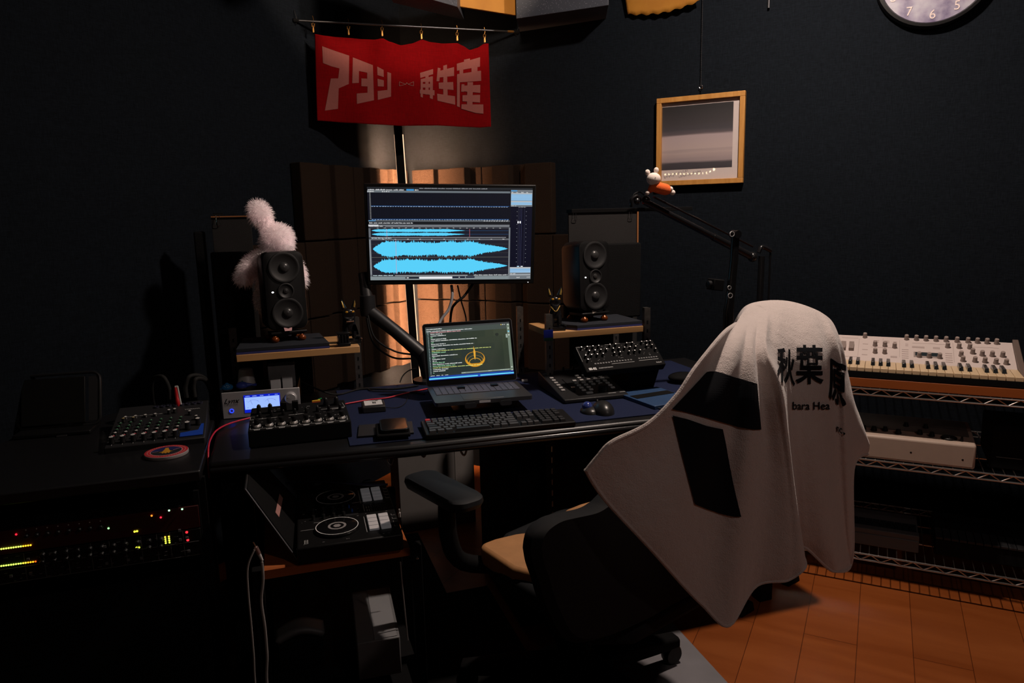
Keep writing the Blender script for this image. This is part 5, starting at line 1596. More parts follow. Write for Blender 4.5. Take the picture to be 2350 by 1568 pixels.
# ================================================================== CAT FIGURES
CATB = mat('cat_black', (.010, .010, .011), .22)
GOLDP = mat('gold_paint', (.55, .34, .08), .35, .6)
EYE = mat('yellow_eye', (.60, .28, .02), .35, emit=(.7, .3, .02), es=.06)
def cat(loc, rz, label, h, slim):
    t = T('cat_figurine', label, 'figurine', loc, rz, 'black cat figurines')
    k = h/.13
    w0 = .023*k if slim else .026*k
    J = [(0, .012*k, .016*k, (w0*1.15, w0)), (0, .004*k, .045*k, (w0*.95, w0*.8)), (0, -.002*k, .070*k, (w0*.62, w0*.6)), (0, -.006*k, .092*k, (w0*.95, w0*.85)), (0, -.014*k, .088*k, w0*.55),
         (-.012*k, -.012*k, .012*k, .008*k), (.012*k, -.012*k, .012*k, .008*k), (-.010*k, -.010*k, .045*k, .008*k), (.010*k, -.010*k, .045*k, .008*k)]
    em = skin_mesh('cat', J, [(0, 1), (1, 2), (2, 3), (3, 4), (1, 7), (7, 5), (1, 8), (8, 6)], 0)
    mb = MB(); mb.add([v.co for v in em.vertices], [tuple(p.vertices) for p in em.polygons])
    for sg in (-1, 1):
        mb.tube([(sg*.013*k, -.006*k, .105*k), (sg*.017*k, -.006*k, .118*k), (sg*.0195*k, -.006*k, .132*k)], [.008*k, .0055*k, .0006], 10)
    mb.box((0, .0, .004*k), (.056*k, .058*k, .008*k))
    mb.tube(smoothpath([(.022*k, .02*k, .012*k), (.032*k, .0, .010*k), (.026*k, -.022*k, .009*k)], 5), .005*k, 8)
    mb.build('body', CATB, t, smooth=60)
    for sg in (-1, 1):
        MB().ell((sg*.0095*k, -.0265*k, .0965*k), (.0042*k, .002*k, .0030*k), 12, 8, rot=(0, 0, sg*.25)).build('eye', EYE, t)
    for sg in (-1, 1):
        MB().tube([(sg*.0155*k, -.0125*k, .108*k), (sg*.018*k, -.0115*k, .118*k), (sg*.0193*k, -.0085*k, .128*k)], [.0032*k, .0028*k, .0004], 8).build('inner_ear', GOLDP, t, 'gold inner ear')
    if slim:
        MB().tube(smoothpath([(-.014*k, -.010*k, .072*k), (0, -.022*k, .058*k), (.014*k, -.012*k, .074*k)], 5), .0016*k, 6).build('collar', GOLDP, t, 'gold collar')
    else:
        mb = MB()
        for i in range(5): mb.ell(((i-2)*.0045*k, -.021*k+abs(i-2)*.001, .066*k), (.0024*k, .0024*k, .0024*k), 8, 6)
        mb.build('collar', mat('bead_collar', (.4, .2, .12), .3, .5), t, 'beaded collar')
    return t
cat((.224, 2.43, SZ+.001), R(5), 'black cat figurine with yellow eyes on the left shelf', .142, False)
cat((.938, 2.385, SZ+.001), R(-14), 'slender black cat figurine with gold ears on the right shelf', .150, True)
t = T('trinket_box', 'small black carved box in front of the yellow-eyed cat', 'box', (.197, 2.375, SZ+.001), R(4))
mb = MB(); mb.box((0, 0, .005), (.042, .034, .010)).box((0, 0, .024), (.034, .028, .028)).box((0, 0, .041), (.040, .032, .006))
for x in (-.014, -.005, .005, .014): mb.box((x, -.015, .024), (.004, .003, .026))
mb.build('box', CATB, t, bevel=.001)

# ================================================================== RACK GEAR on the left
RYF = 1.895
t = T('equipment_rack', 'black equipment rack under the side table holding the lit audio units', 'rack', (-.46, RYF, 0))
for x in (-.242, .232):
    MB().box((x, .02, .33), (.012, .03, .66)).build('front_rail', BLKM, t)
    MB().box((x, .30, .33), (.012, .03, .66)).build('rear_rail', BLKM, t)
MB().box((-.005, .16, .006), (.48, .31, .012)).build('bottom_plate', BLKM, t)
MB().box((-.005, .16, .48), (.462, .27, .004)).build('tray', BLKM, t)
for k in range(5): MB().box((-.005, -.001, .056+k*.088), (.482, .004, .086)).build('blank_panel', BLKM, t)
def led(parent, px, py, c, r=.0024, es=2.2):
    p = ony(px, py, RYF-.008)
    return MB().ell((0, 0, 0), (r, .0012, r), 10, 6).build('indicator_light', glow('led_%d_%d_%d' % c, *c, es), parent, loc=(p.x-parent.location.x, p.y-parent.location.y, p.z-parent.location.z))
pa, pb = ony(442, 1160, RYF), ony(442, 1212, RYF)
zt, zm = pa.z, pb.z
pz = ony(442, 1274, RYF).z
t = T('red_audio_interface', 'dark red rack unit with small knobs and a few lit lights', 'audio unit', (-.46, RYF, zm+.001))
MB().box((-.005, -.003, (zt-zm)/2), (.482, .006, zt-zm-.002)).build('front_panel', mat('red_panel', (.045, .0025, .0025), .5), t, bevel=.001)
MB().box((-.005, .13, (zt-zm)/2), (.44, .24, zt-zm-.006)).build('case', BLKM, t)
MB().box((.085, -.0065, (zt-zm)/2+.004), (.10, .001, .028)).build('display', BLKG, t)
kn = knob_mesh('knob', .006, .012, BLK, BLK, .8, line=False)
for k in range(8):
    p = ony(62+k*24.3, 1219-k*2.95, RYF)
    place('knob', kn, t, (p.x+.46, -.006, p.z-zm-.010), (R(90), 0, 0), scale=(.8, .8, .8))
    MB().lathe([(.0016, 0), (.0001, .0006)], (p.x+.46, -.0065, p.z-zm+.004), 'Y', 8).build('screw', WHTP, t)
for px, py, c in ((37, 1227, (255, 30, 50)), (249, 1213, (150, 255, 150)), (348, 1184, (255, 130, 40)), (369, 1188, (255, 40, 60)), (388, 1172, (170, 255, 190)), (418, 1169, (170, 255, 190))):
    led(t, px, py, c)
t = T('dual_compressor', 'black rack unit with yellow green level meters and red lights', 'audio unit', (-.46, RYF, pz))
hh = zm-pz
MB().box((-.005, -.003, hh/2), (.482, .006, hh-.002)).build('front_panel', BLK, t, bevel=.001)
MB().box((-.005, .13, hh/2), (.44, .24, hh-.006)).build('case', BLKM, t)
for k in range(13):
    c = (215, 255, 90) if k < 9 else (255, 200, 40) if k < 12 else (255, 190, 40)
    led(t, 3+k*5.6, 1260.5-k*.74, c, .0021)
for k in range(15):
    c = (205, 255, 90) if k < 9 else (255, 225, 60) if k < 11 else (255, 170, 30) if k < 14 else (255, 90, 20)
    led(t, 3+k*5.6, 1299.5-k*.74, c, .0021)
for px, py, c in ((309, 1220.5, (225, 240, 60)), (314.5, 1219.5, (225, 240, 60)), (313.5, 1257.5, (225, 240, 60)), (319, 1257, (225, 240, 60)), (428.5, 1222, (255, 40, 50)), (431, 1240, (255, 40, 50))):
    led(t, px, py, c, .0026 if c[0] < 250 else .0032)
for k in range(4):
    for i in (0, 1):
        led(t, 379+k*.5+i*8.5, 1233+k*4.6-i*1.2, (255, 210, 60) if k == 0 else (225, 240, 70), .0022)
mb = MB()
for px, py in ((242, 1252), (292, 1245), (321, 1241), (413, 1215), (415, 1236), (434, 1262), (247, 1290), (296, 1282), (326, 1278), (430, 1232), (73, 1313), (28, 1319), (67, 1281), (118, 1268)):
    p = ony(px, py, RYF); mb.box((p.x+.46, -.008, p.z-pz), (.006, .004, .006))
mb.build('buttons', MIDG, t)
for r_ in (0, 1):
    for k in range(11):
        px = 100+k*27; p = ony(px, 1270+r_*20-px*.131+4*(r_ == 0)+10, RYF)
        place('knob', kn, t, (p.x+.46, -.006, p.z-pz), (R(90), 0, 0), scale=(1., 1., .8))
mb = MB()
for r_ in (0, 1):
    z0 = hh*(.5-.5*r_)+.002
    for x in (-.15, -.11, -.06, -.01, .03, .065, .10, .135, .165, .195):
        mb.box((x, -.0065, z0+hh*.24), (.0008, .001, hh*.44))
    mb.box((0, -.0065, z0), (.46, .001, .0008))
rr_ = random.Random(8)
for k in range(60): mb.box((rr_.uniform(-.2, .2), -.0065, rr_.uniform(.004, hh-.004)), (rr_.uniform(.003, .010), .001, .0008))
mb.build('panel_print', PRINTD, t)

# ================================================================== DJ STAND with controller and dark laptop lid
WOODD = wood_mat('reddish_wood', (.34, .085, .022), (.48, .14, .04), (.3, 5, 1), 6, .5)
t = T('equipment_stand', 'black framed stand with reddish wooden boards in front of the desk', 'stand', (.095, 1.93, 0))
for x in (-.185, .195):
    for y in (-.205, .20):
        MB().box((x, y, .255), (.026, .026, .51)).build('leg', BLKM, t, bevel=.002)
MB().box((.005, -.0, .490), (.35, .41, .022)).build('top_board', WOODD, t)
MB().box((.005, 0, .19), (.35, .41, .014)).build('lower_board', BLKM, t)
MB().box((.005, 0, .07), (.35, .41, .014)).build('bottom_board', BLKM, t)
for y in (.20, ): MB().box((.005, y, .468), (.36, .016, .020)).build('cross_bar', BLKM, t)
MB().lathe([(.004, 0), (.0035, .003), (.0001, .004)], (.195, -.219, .475), 'Y', 12).build('bolt', STEEL, t)
DJC = [(.012, 1.727), (.253, 1.713), (.271, 2.060), (.045, 2.16)]
t = T('dj_controller', 'black DJ controller with two jog wheels and white square pads', 'dj controller', (.137, 1.915, .503), R(-2))
W_, D_ = .255, .405
MB().box((0, 0, .0225), (W_, D_, .043)).build('case', BLK, t, bevel=.004)
TZ_ = .0442
JR = mat('jog_ring', (.85, .85, .85), .4)
for x, y, nm in ((-.022, .085, 'far'), (-.028, -.118, 'near')):
    jw = MB().lathe([(.056, 0), (.056, .006), (.052, .009), (.0001, .009)], n=44).build('jog_wheel', BLKG, t, loc=(x, y, TZ_))
    MB().lathe([(.0515, .0095), (.0535, .0095)], n=44).build('white_ring', JR, jw)
    MB().lathe([(.017, .0095), (.023, .0095)], n=36).lathe([(.0001, .0096), (.010, .0096)], n=6).build('centre_print', mat('jog_centre', (.30, .28, .28), .5), jw)
padm = MB().box((0, 0, .003), (.0165, .0215, .006)).mesh('performance_pad', mat('white_pad', (.60, .57, .58), .45, emit=(.6, .58, .6), es=.06), 40)  # faint glow in the pad material stands in for direct light
for y0 in (.088, -.112):
    for i in range(2):
        for k in range(4):
            place('performance_pad', padm, t, (.062+i*.030, y0-.036+k*.024, TZ_), (0, 0, R(90)), bevel=.001, scale=(1.25, 1.15, 1))
mb = MB()
for r_ in (0, 1):
    for k in range(9):
        for j in range(4): mb.box((.055+k*.0065, -.005-r_*.022+j*.0035, TZ_+.0002), (.0012, .0022, .0006))
for x0, x1, y in ((-.085, -.05, -.06), (-.118, -.085, -.1), (.05, .052, .05), (.02, .075, .045)): mb.box(((x0+x1)/2, y, TZ_+.0002), (x1-x0, .0012, .0006))
mb.box((.043, .085, TZ_), (.0014, .10, .0006)).box((.043, -.112, TZ_), (.0014, .10, .0006)).box((.048, -.0, TZ_), (.0018, .05, .0006))
rr_ = random.Random(2)
for k in range(70): mb.box((rr_.uniform(-.115, .115), rr_.uniform(-.045, .045) if k % 2 else rr_.choice((.165, .15, -.185, .03, -.05)), TZ_+.0002), (rr_.uniform(.001, .006), .0010, .0006))
for y0 in (.088, -.112):
    for k in range(4): mb.box((.119, y0-.036+k*.024, TZ_+.0002), (.010, .0008, .0006)).box((.114, y0-.036+k*.024+.005, TZ_+.0002), (.0008, .010, .0006))
mb.build('panel_print', PRINT, t)
MB().box((.005, -.012, TZ_+.0003), (.052, .062, .0008)).build('mixer_plate', GUN, t)
MB().box((.016, -.018, TZ_+.004), (.004, .008, .008)).build('blue_fader', mat('blue_cap', (.02, .12, .55), .4), t, 'blue fader cap')
MB().box((.010, .014, TZ_+.004), (.003, .008, .008)).build('blue_fader', MATS['blue_cap'], t, 'blue fader cap')
for i in range(4):
    for j in range(3):
        place('knob', kn, t, (-.085+i*.026, -.038+j*.026, TZ_), scale=(.8, .8, 1))
mb = MB(); mb.box((-.105, -.172, TZ_+.0002), (.009, .022, .0006), 0)
for k in range(3): mb.box((-.105, -.179+k*.007, TZ_+.0006), (.006, .0045, .0004), 1)
mb.build('white_label', [PRINT, BLK], t)
for px, py in ((730, 1105), (730, 1124)):
    pass
p = onz(730, 1118, .56)
tag(MB().tube([(.0095*math.cos(a), .006*math.sin(a), .0) for a in [R(20)+R(300)*q_/12 for q_ in range(13)]], .002, 6).build('cable_ring', mat('pale_ring', (.5, .5, .5), .4), loc=(p.x, p.y+.02, .562)), 'small pale open ring lying at the back of the DJ controller', 'ring')
g = [onz(655, 1110, .60), onz(700, 1105, .60), onz(760, 1107, .59), onz(830, 1112, .585), onz(890, 1112, .58)]
cable('dark_cable', g, .0035, mat('blue_black_cable', (.02, .022, .06), .4), 'dark blue cable lying across the back of the DJ controller')
# dark laptop lid leaning left beside it
n0, n1 = Vector((.005, 1.735, .508)), Vector((-.105, 1.80, .684))
f1 = n1+Vector((.004, .32, 0)); f0 = n0+Vector((.03, .34, 0))
nn = (n1-n0).cross(f0-n0).normalized()
t = T('dark_laptop', 'dark laptop lid leaning back left of the DJ controller', 'laptop', n0)
MB().slab([p-n0 for p in (n0, n1, f1, f0)], nn, .005).build('lid', mat('dark_lid', (.015, .015, .016), .5), t, bevel=.001)
MB().slab([(p-n0)*.96+Vector((-.001, .008, .004))-nn*.0008 for p in (n0, n1, f1, f0)], -nn, .0005)  .build('screen', BLKM, t)
MB().tube([n1-n0, (n0-n0)], .0022, 8).build('edge_trim', GUN, t, 'pale metal edge')
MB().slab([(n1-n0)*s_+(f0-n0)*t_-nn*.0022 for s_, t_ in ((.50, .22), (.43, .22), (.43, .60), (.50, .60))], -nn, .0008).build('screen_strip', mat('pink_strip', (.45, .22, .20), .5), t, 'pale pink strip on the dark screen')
# cyan scraps beneath the desk
tag(MB().prism([(-.012, -.010), (.018, .0), (.014, .010), (-.004, .004)], 0, .0012).prism([(.0, -.026), (.016, -.020), (.010, -.014), (-.002, -.018)], 0, .0012).build('cyan_sticker', mat('cyan', (.02, .22, .30), .5), loc=(.215, 2.125, .546)), 'small cyan sticker behind the DJ controller', 'sticker')
# white cables with plug
PC = mat('pale_cable', (.30, .27, .26), .5)
t = T('jack_plug', 'pinkish metal jack plug hanging in front of the rack', 'plug', ony(581, 1244, 1.70))
e1 = ony(600, 1283, 1.70)-ony(581, 1244, 1.70)
MB().tube([(0, 0, 0), e1*.35], .0022, 10).build('tip', STEEL, t)
MB().tube([e1*.3, e1*.7], .0052, 14).build('sleeve', mat('rose_metal', (.42, .27, .25), .35, .7), t)
MB().tube([e1*.68, e1*1.1], [.0045, .003], 12).build('strain_relief', WHTP, t)
g = [ony(601, 1290, 1.70), ony(604, 1330, 1.70), ony(600, 1380, 1.70), ony(608, 1440, 1.70), ony(613, 1500, 1.70), ony(620, 1600, 1.70), Vector((-.02, 1.68, .0))]
cable('pale_cable', g, .0034, PC, 'thicker pale cable hanging from the jack plug to the floor')
g = [ony(584, 1262, 1.695), ony(569, 1300, 1.69), ony(569, 1350, 1.69), ony(577, 1440, 1.69), ony(582, 1500, 1.69), ony(590, 1600, 1.69), Vector((-.09, 1.66, .0))]
cable('pale_cable', g, .0024, PC, 'thin pale cable hanging in front of the rack, left of the thicker one')
g = [ony(919, 1290, 1.70), ony(923, 1340, 1.70), ony(930, 1410, 1.70), ony(936, 1470, 1.70)]
cable('pale_cable', g, .0018, PC, 'thin pale cable hanging along the right leg of the equipment stand')
t = T('small_plug', 'small pale plug standing upright right of the DJ controller', 'plug', ony(917, 1182, 1.80))
MB().lathe([(.003, 0), (.003, .012), (.0018, .013), (.0018, .022)], (0, 0, -.006)).build('body', WHTP, t)
cable('thin_cable', [t.location+Vector((0, 0, -.005)), t.location+Vector((.004, .0, -.03)), t.location+Vector((-.002, 0, -.07)), t.location+Vector((0, 0, -.14))], .0015, RUB, 'thin black cable below the small pale plug')
# boxes on the lower board
t = T('metal_case', 'dark grey flat metal case on the lower board of the stand', 'case', (.185, 1.80, .197+.0005), R(-3))
MB().box((0, 0, .05), (.105, .26, .10)).build('body', mat('case_grey', (.15, .15, .155), .5, noise=.15), t, bevel=.003)
MB().box((.018, 0, .1005), (.055, .25, .002)).build('lighter_panel', mat('case_grey_light', (.24, .24, .25), .45), t)
t = T('headphone_band', 'curved dark grey padded band lying on the lower board', 'band', (-.005, 1.80, .1975))
mb = MB(); mb.grid(lambda u_, v_: (-.06+.12*u_, -.03+.06*v_, .09+.020*math.sin(PI*u_)), 16, 4)
ob_ = mb.build('pad', MIDG, t); ob_.modifiers.new('th', 'SOLIDIFY').thickness = .014
MB().box((0, 0, .04), (.11, .05, .08)).build('block', BLKM, t, bevel=.004)

# grey cabinet and things beneath the desk
t = T('cabinet', 'pale grey cabinet standing in the corner under the desk', 'cabinet', (.60, 3.05, 0), R(0))
MB().box((0, 0, .25), (.33, .24, .50)).build('body', mat('cabinet_grey', (.17, .155, .15), .7, noise=.08, nscale=12), t, bevel=.003)
MB().box((.12, -.1215, .25), (.08, .002, .48)).build('side_strip', mat('cabinet_light', (.22, .20, .19), .7), t)
t = T('storage_box', 'wide black storage box on the floor under the right half of the desk', 'box', (1.05, 2.295, 0))
MB().box((0, 0, .275), (.74, .46, .55)).build('body', BLKM, t, bevel=.004)
MB().box((0, -.2305, .275), (.004, .002, .53)).build('seam', BLK, t)
for k, pts in enumerate(([(.33, 2.3, .62), (.5, 2.35, .56), (.7, 2.45, .555), (.95, 2.5, .60)], [(.80, 2.62, .62), (.86, 2.6, .42), (.95, 2.6, .25), (1.05, 2.6, .08)], [(1.10, 2.6, .60), (1.04, 2.6, .45), (1.03, 2.6, .2), (1.0, 2.6, .02)])):
    cable('under_desk_cable', pts, .0045, RUB, ('long black cable slung level under the desk', 'black cable hanging diagonally under the desk', 'black cable hanging straight under the desk')[k])
t = T('slotted_rail', 'dark slotted metal upright under the middle of the desk', 'rail', (.777, 2.046, 0))
mb = MB(); mb.box((0, 0, .34), (.03, .03, .68))
for k in range(16): mb.box((.004, -.016, .10+k*.036), (.004, .002, .018), 1)
mb.build('upright', [BLKM, GUN], t)

# ================================================================== CHAIR MAT
tag(MB().prism([(.66, .55), (1.09, .55), (1.155, 2.04), (.66, 1.92)], 0, .003).build('chair_mat', mat('grey_mat', (.20, .19, .205), .8, noise=.25, nscale=9), loc=(0, 0, .0005)), 'grey chair mat on the wooden floor under the office chair', 'mat')

tag(MB().prism([(-1.1, .5), (.65, .5), (.65, 2.36), (.50, 2.36), (.50, 2.90), (-.1, 2.90), (-1.1, 1.95)], 0, .004).build('black_floor_sheet', mat('sheet_black', (.006, .006, .006), .95, spec=.1), loc=(0, 0, .0005)), 'black rug on the floor left of the grey chair mat', 'sheet')  # flat black sheet covering this part of the wooden floor
# ================================================================== OFFICE CHAIR
MESHB = mat('chair_black', (.008, .008, .009), .75, spec=.2)
CHG = mat('chair_grey_fabric', (.012, .013, .015), .85, spec=.2)
TAN = mat('tan_cushion', (.46, .22, .085), .7, noise=.30, nscale=14, bump=.1, bscale=80)
CX = Vector((.76, 1.54, 0))
FA = R(111)
t = T('office_chair', 'black office chair with grey seat and tan cushion, its back turned to the viewer', 'chair', CX, FA-PI/2)
Li = lambda p: (Matrix.Rotation(-(FA-PI/2), 3, 'Z') @ (Vector(p)-CX))
BC = Li((.72, 1.675, 0))
cst = Li((1.035, 1.728, 0))-BC; a0_ = math.atan2(cst.y, cst.x); rad = math.hypot(cst.x, cst.y)
hub = MB().lathe([(.045, .09), (.05, .13), (.03, .15), (.025, .41), (.10, .415), (.10, .424)], tuple(BC), n=24).build('gas_column', BLKM, t)
for k in range(5):
    a = a0_+k*2*PI/5
    d = Vector((math.cos(a), math.sin(a), 0)); sd = Vector((-d.y, d.x, 0))
    mb = MB()
    loft(mb, [[BC+d*r_+sd*(w__*sx__)+Vector((0, 0, z__+h__*sz__)) for sx__, sz__ in ((-1, -1), (1, -1), (1, .6), (.6, 1), (-.6, 1), (-1, .6))] for r_, w__, z__, h__ in ((.03, .038, .105, .03), (.18, .030, .095, .024), (rad-.03, .024, .080, .018), (rad+.015, .022, .076, .014))])
    leg = mb.build('base_leg', BLKM, t, bevel=.003)
    mb = MB()
    mb.lathe([(.0001, -.016), (.026, -.016), (.030, -.010), (.030, .010), (.026, .016), (.0001, .016)], BC+d*rad+Vector((0, 0, .0345)), dirv=sd, n=20)
    mb.lathe([(.010, -.010), (.010, .022)], BC+d*rad+Vector((0, 0, .055)), n=12)
    mb.build('caster', BLK, leg)
# seat
seatp = [(-.25, .20), (-.27, .10), (-.27, -.18), (-.20, -.24), (.20, -.24), (.27, -.18), (.27, .12), (.24, .25), (.12, .32), (-.12, .30)]
MB().prism(seatp, .425, .478).build('seat', CHG, t, bevel=.018, seg=3)
# cushion: far edge through known points
cu_ = [Li(p) for p in ((.442, 1.660, 0), (.452, 1.682, 0), (.49, 1.696, 0), (.55, 1.705, 0), (.605, 1.700, 0), (.655, 1.722, 0), (.690, 1.765, 0), (.735, 1.805, 0), (.787, 1.827, 0), (.835, 1.838, 0), (.875, 1.835, 0))]
back = Li((.872, 1.835, 0))
cu2 = [(p.x, p.y) for p in cu_]+[(back.x+.02, back.y-.12), (back.x, back.y-.30), (-.15, -.20), (cu_[0].x-.01, cu_[0].y-.14)]
MB().prism(cu2, .452, .503).build('cushion', TAN, t, 'tan cushion', bevel=.014, seg=3)
# armrest
for sg in (-1, 1):
    if sg < 0:
        c = Li((.352, 1.662, 0)); ang = math.atan2(.24, -.085)-(FA)
    else:
        c = Vector((.33, .12, 0)); ang = 0
    mb = MB(); loft(mb, [[Vector((x, y, 0))*sc__+Vector((0, 0, z)) for x, y in rrect(.092, .265, .035)] for z, sc__ in ((0, .94), (.012, 1), (.022, .98), (.027, .90))])
    ar = mb.build('armrest', mat('armrest_pad', (.010, .011, .013), .6, spec=.25), t, loc=(c.x, c.y, .652), rot=(0, 0, ang))
    mb = MB(); mb.tube(smoothpath([(0, -.02, 0), (0, -.02, -.10), (-c.x*.12, -.02, -.18), (-c.x*.55, -.03, -.232)], 5), .022, 10)
    mb.build('arm_post', BLKM, ar)
# back: shell outline placed on a leaning plane
NB = Vector((math.cos(FA), math.sin(FA), -.12)).normalized()
PB = Vector((.915, 1.345, .65))
kb = NB.dot(PB)
outl = [(1214, 1262), (1217, 1240), (1226, 1222), (1242, 1207), (1266, 1194), (1300, 1186), (1345, 1176), (1370, 1163), (1388, 1147), (1450, 1080), (1540, 960), (1650, 850), (1710, 800), (1800, 780), (1860, 800), (1880, 860), (1885, 950), (1850, 1150), (1800, 1290), (1740, 1330), (1640, 1345), (1560, 1375), (1470, 1425), (1380, 1462), (1300, 1470), (1255, 1400), (1232, 1330), (1220, 1295)]
pts = [Matrix.Rotation(-(FA-PI/2), 3, 'Z') @ (onp(x, y, NB, kb)-CX) for x, y in outl]
pts = smoothpath(pts+[pts[0]], 4)[:-1]
NBl = Matrix.Rotation(-(FA-PI/2), 3, 'Z') @ NB
cen = sum(pts, Vector())/len(pts)
mb = MB()
loft(mb, [[cen+(p-cen)*k_+NBl*d_ for p in pts] for k_, d_ in ((.96, -.018), (1., -.004), (1., .018), (.96, .034))])
mb.build('backrest', MESHB, t)
mb = MB(); mb.tube(smoothpath([(0, -.05, .43), (.02, -.20, .45), (.04, -.27, .55), (.05, -.27, .70)], 6), .026, 10); mb.build('back_support', BLKM, t)

# ================================================================== TOWEL over the chair back
TOW = bpy.data.materials.new('terry_towel'); TOW.use_nodes = True
nt = TOW.node_tree; b = nt.nodes['Principled BSDF']
b.inputs['Base Color'].default_value = (.66, .565, .535, 1); b.inputs['Roughness'].default_value = .95; b.inputs['Specular IOR Level'].default_value = .1
b.inputs['Sheen Weight'].default_value = .5
tc = nt.nodes.new('ShaderNodeTexCoord')
n1_ = nt.nodes.new('ShaderNodeTexNoise'); n1_.inputs['Scale'].default_value = 420; n1_.inputs['Detail'].default_value = 4
n2_ = nt.nodes.new('ShaderNodeTexNoise'); n2_.inputs['Scale'].default_value = 38; n2_.inputs['Detail'].default_value = 4
ad = nt.nodes.new('ShaderNodeMath'); ad.operation = 'MULTIPLY_ADD'; ad.inputs[1].default_value = 2.2
bp = nt.nodes.new('ShaderNodeBump'); bp.inputs['Strength'].default_value = .6; bp.inputs['Distance'].default_value = .003
for n_ in (n1_, n2_): nt.links.new(tc.outputs['Object'], n_.inputs['Vector'])
nt.links.new(n2_.outputs['Fac'], ad.inputs[0]); nt.links.new(n1_.outputs['Fac'], ad.inputs[2])
nt.links.new(ad.outputs[0], bp.inputs['Height']); nt.links.new(bp.outputs['Normal'], b.inputs['Normal'])
NT_ = Vector((math.cos(R(103)), math.sin(R(103)), 0))
KT = NT_.dot(Vector((.90, 1.255, 0)))
# control net: columns of (px, py, depth toward the viewer in m)
ROWD = [-.10, .005, .050, .060, .060, .058, .055, .050]
cols = [
 ([(1688, 744), (1655, 768), (1590, 842), (1545, 905), (1480, 970), (1400, 1012), (1372, 1046), (1347, 1080)], 0),
 ([(1697, 741), (1668, 785), (1612, 880), (1570, 950), (1522, 1020), (1468, 1080), (1428, 1130), (1400, 1160)], .0),
 ([(1706, 738), (1688, 792), (1652, 900), (1618, 1000), (1590, 1100), (1552, 1190), (1525, 1245), (1500, 1270)], .012),
 ([(1716, 734), (1706, 795), (1690, 905), (1672, 1010), (1655, 1130), (1635, 1250), (1622, 1330), (1606, 1384)], -.004),
 ([(1726, 730), (1722, 797), (1720, 910), (1713, 1020), (1705, 1140), (1695, 1290), (1687, 1380), (1675, 1437)], .010),
 ([(1736, 726), (1736, 798), (1748, 908), (1756, 1015), (1758, 1130), (1755, 1240), (1748, 1310), (1741, 1346)], .0),
 ([(1746, 722), (1748, 799), (1774, 898), (1790, 1000), (1800, 1100), (1806, 1210), (1806, 1290), (1806, 1330)], .016),
 ([(1756, 719), (1760, 800), (1796, 885), (1813, 985), (1827, 1100), (1838, 1200), (1843, 1260), (1845, 1302)], .030),
 ([(1766, 716), (1768, 798), (1793, 882), (1806, 985), (1818, 1100), (1828, 1180), (1832, 1230), (1834, 1258)], -.040),
 ([(1785, 711), (1796, 796), (1815, 888), (1832, 992), (1843, 1100), (1850, 1190), (1854, 1235), (1857, 1262)], -.036),
 ([(1818, 707), (1840, 793), (1852, 890), (1864, 1000), (1873, 1100), (1880, 1190), (1890, 1260), (1900, 1305)], -.028),
 ([(1846, 707), (1884, 788), (1898, 888), (1907, 1000), (1912, 1100), (1916, 1200), (1920, 1270), (1925, 1312)], -.022),
 ([(1864, 710), (1898, 782), (1910, 880), (1918, 1000), (1926, 1100), (1934, 1200), (1940, 1262), (1946, 1300)], -.058),
 ([(1876, 714), (1918, 778), (1932, 870), (1940, 970), (1946, 1060), (1952, 1160), (1957, 1225), (1962, 1262)], -.045),
 ([(1882, 718), (1924, 780), (1940, 860), (1950, 930), (1955, 985), (1956, 1030), (1957, 1060), (1958, 1078)], -.070),
 ([(1887, 722), (1929, 784), (1947, 850), (1962, 915), (1978, 965), (1988, 1000), (1994, 1022), (1992, 1042)], -.100),
]
NC, NRW = len(cols), 8
ctrl = []
for j in range(NRW):
    row = []
    for pts_, off in cols:
        d_ = ROWD[j]+off*min(1, j/2)
        row.append(onp(pts_[j][0], pts_[j][1], NT_, KT-d_))
    ctrl.append(row)
# rows that continue over the top and down the far side
_rx = RT.copy(); _rx.z = 0; _rx.normalize()
inw = lambda k, a: _rx*(a*(1-2*k/(NC-1)))
topb = [p+NT_*.07+Vector((0, 0, .002))+inw(k, .07) for k, p in enumerate(ctrl[0])]
top2 = [p+NT_*.12+Vector((0, 0, -.12))+inw(k, .12) for k, p in enumerate(ctrl[0])]
top3 = [p+NT_*.13+Vector((0, 0, -.32))+inw(k, .14) for k, p in enumerate(ctrl[0])]
ctrl = [top3, top2, topb]+ctrl
NRW = len(ctrl)
def cr_(p0, p1, p2, p3, t_):
    return .5*((2*p1)+(p2-p0)*t_+(2*p0-5*p1+4*p2-p3)*t_*t_+(3*p1-p0-3*p2+p3)*t_**3)
def towel(u_, v_):
    x = u_*(NC-1); i = min(int(x), NC-2); fx = x-i
    y = v_*(NRW-1); j = min(int(y), NRW-2); fy = y-j
    rows_ = []
    for jj in (j-1, j, j+1, j+2):
        r_ = ctrl[max(0, min(NRW-1, jj))]
        rows_.append(cr_(r_[max(0, i-1)], r_[i], r_[i+1], r_[min(NC-1, i+2)], fx))
    p = cr_(rows_[0], rows_[1], rows_[2], rows_[3], fy)
    hang = max(0, min(1, (v_-.30)/.15))
    w1 = .006*math.sin(u_*46+v_*3)*hang*(1-.5*v_)+.004*math.sin(u_*21-v_*9+1)*hang
    return p-NT_*w1
mb = MB(); mb.grid(towel, 210, 180)
t = T('towel', 'pale pink terry towel with black lettering draped over the office chair back', 'towel', (0, 0, 0))
tw = mb.build('cloth', TOW, t, smooth=180)
_m = tw.modifiers.new('th', 'SOLIDIFY'); _m.thickness = .003; _m.offset = 0
TV, TP = [v.co.copy() for v in tw.data.vertices], [tuple(p.vertices) for p in tw.data.polygons]
TPR = mat('towel_black_print', (.010, .011, .014), .95, spec=.1)
ZT = lambda L: [(1300+x/2.0107, 680+y/2.0103) for x, y in L]
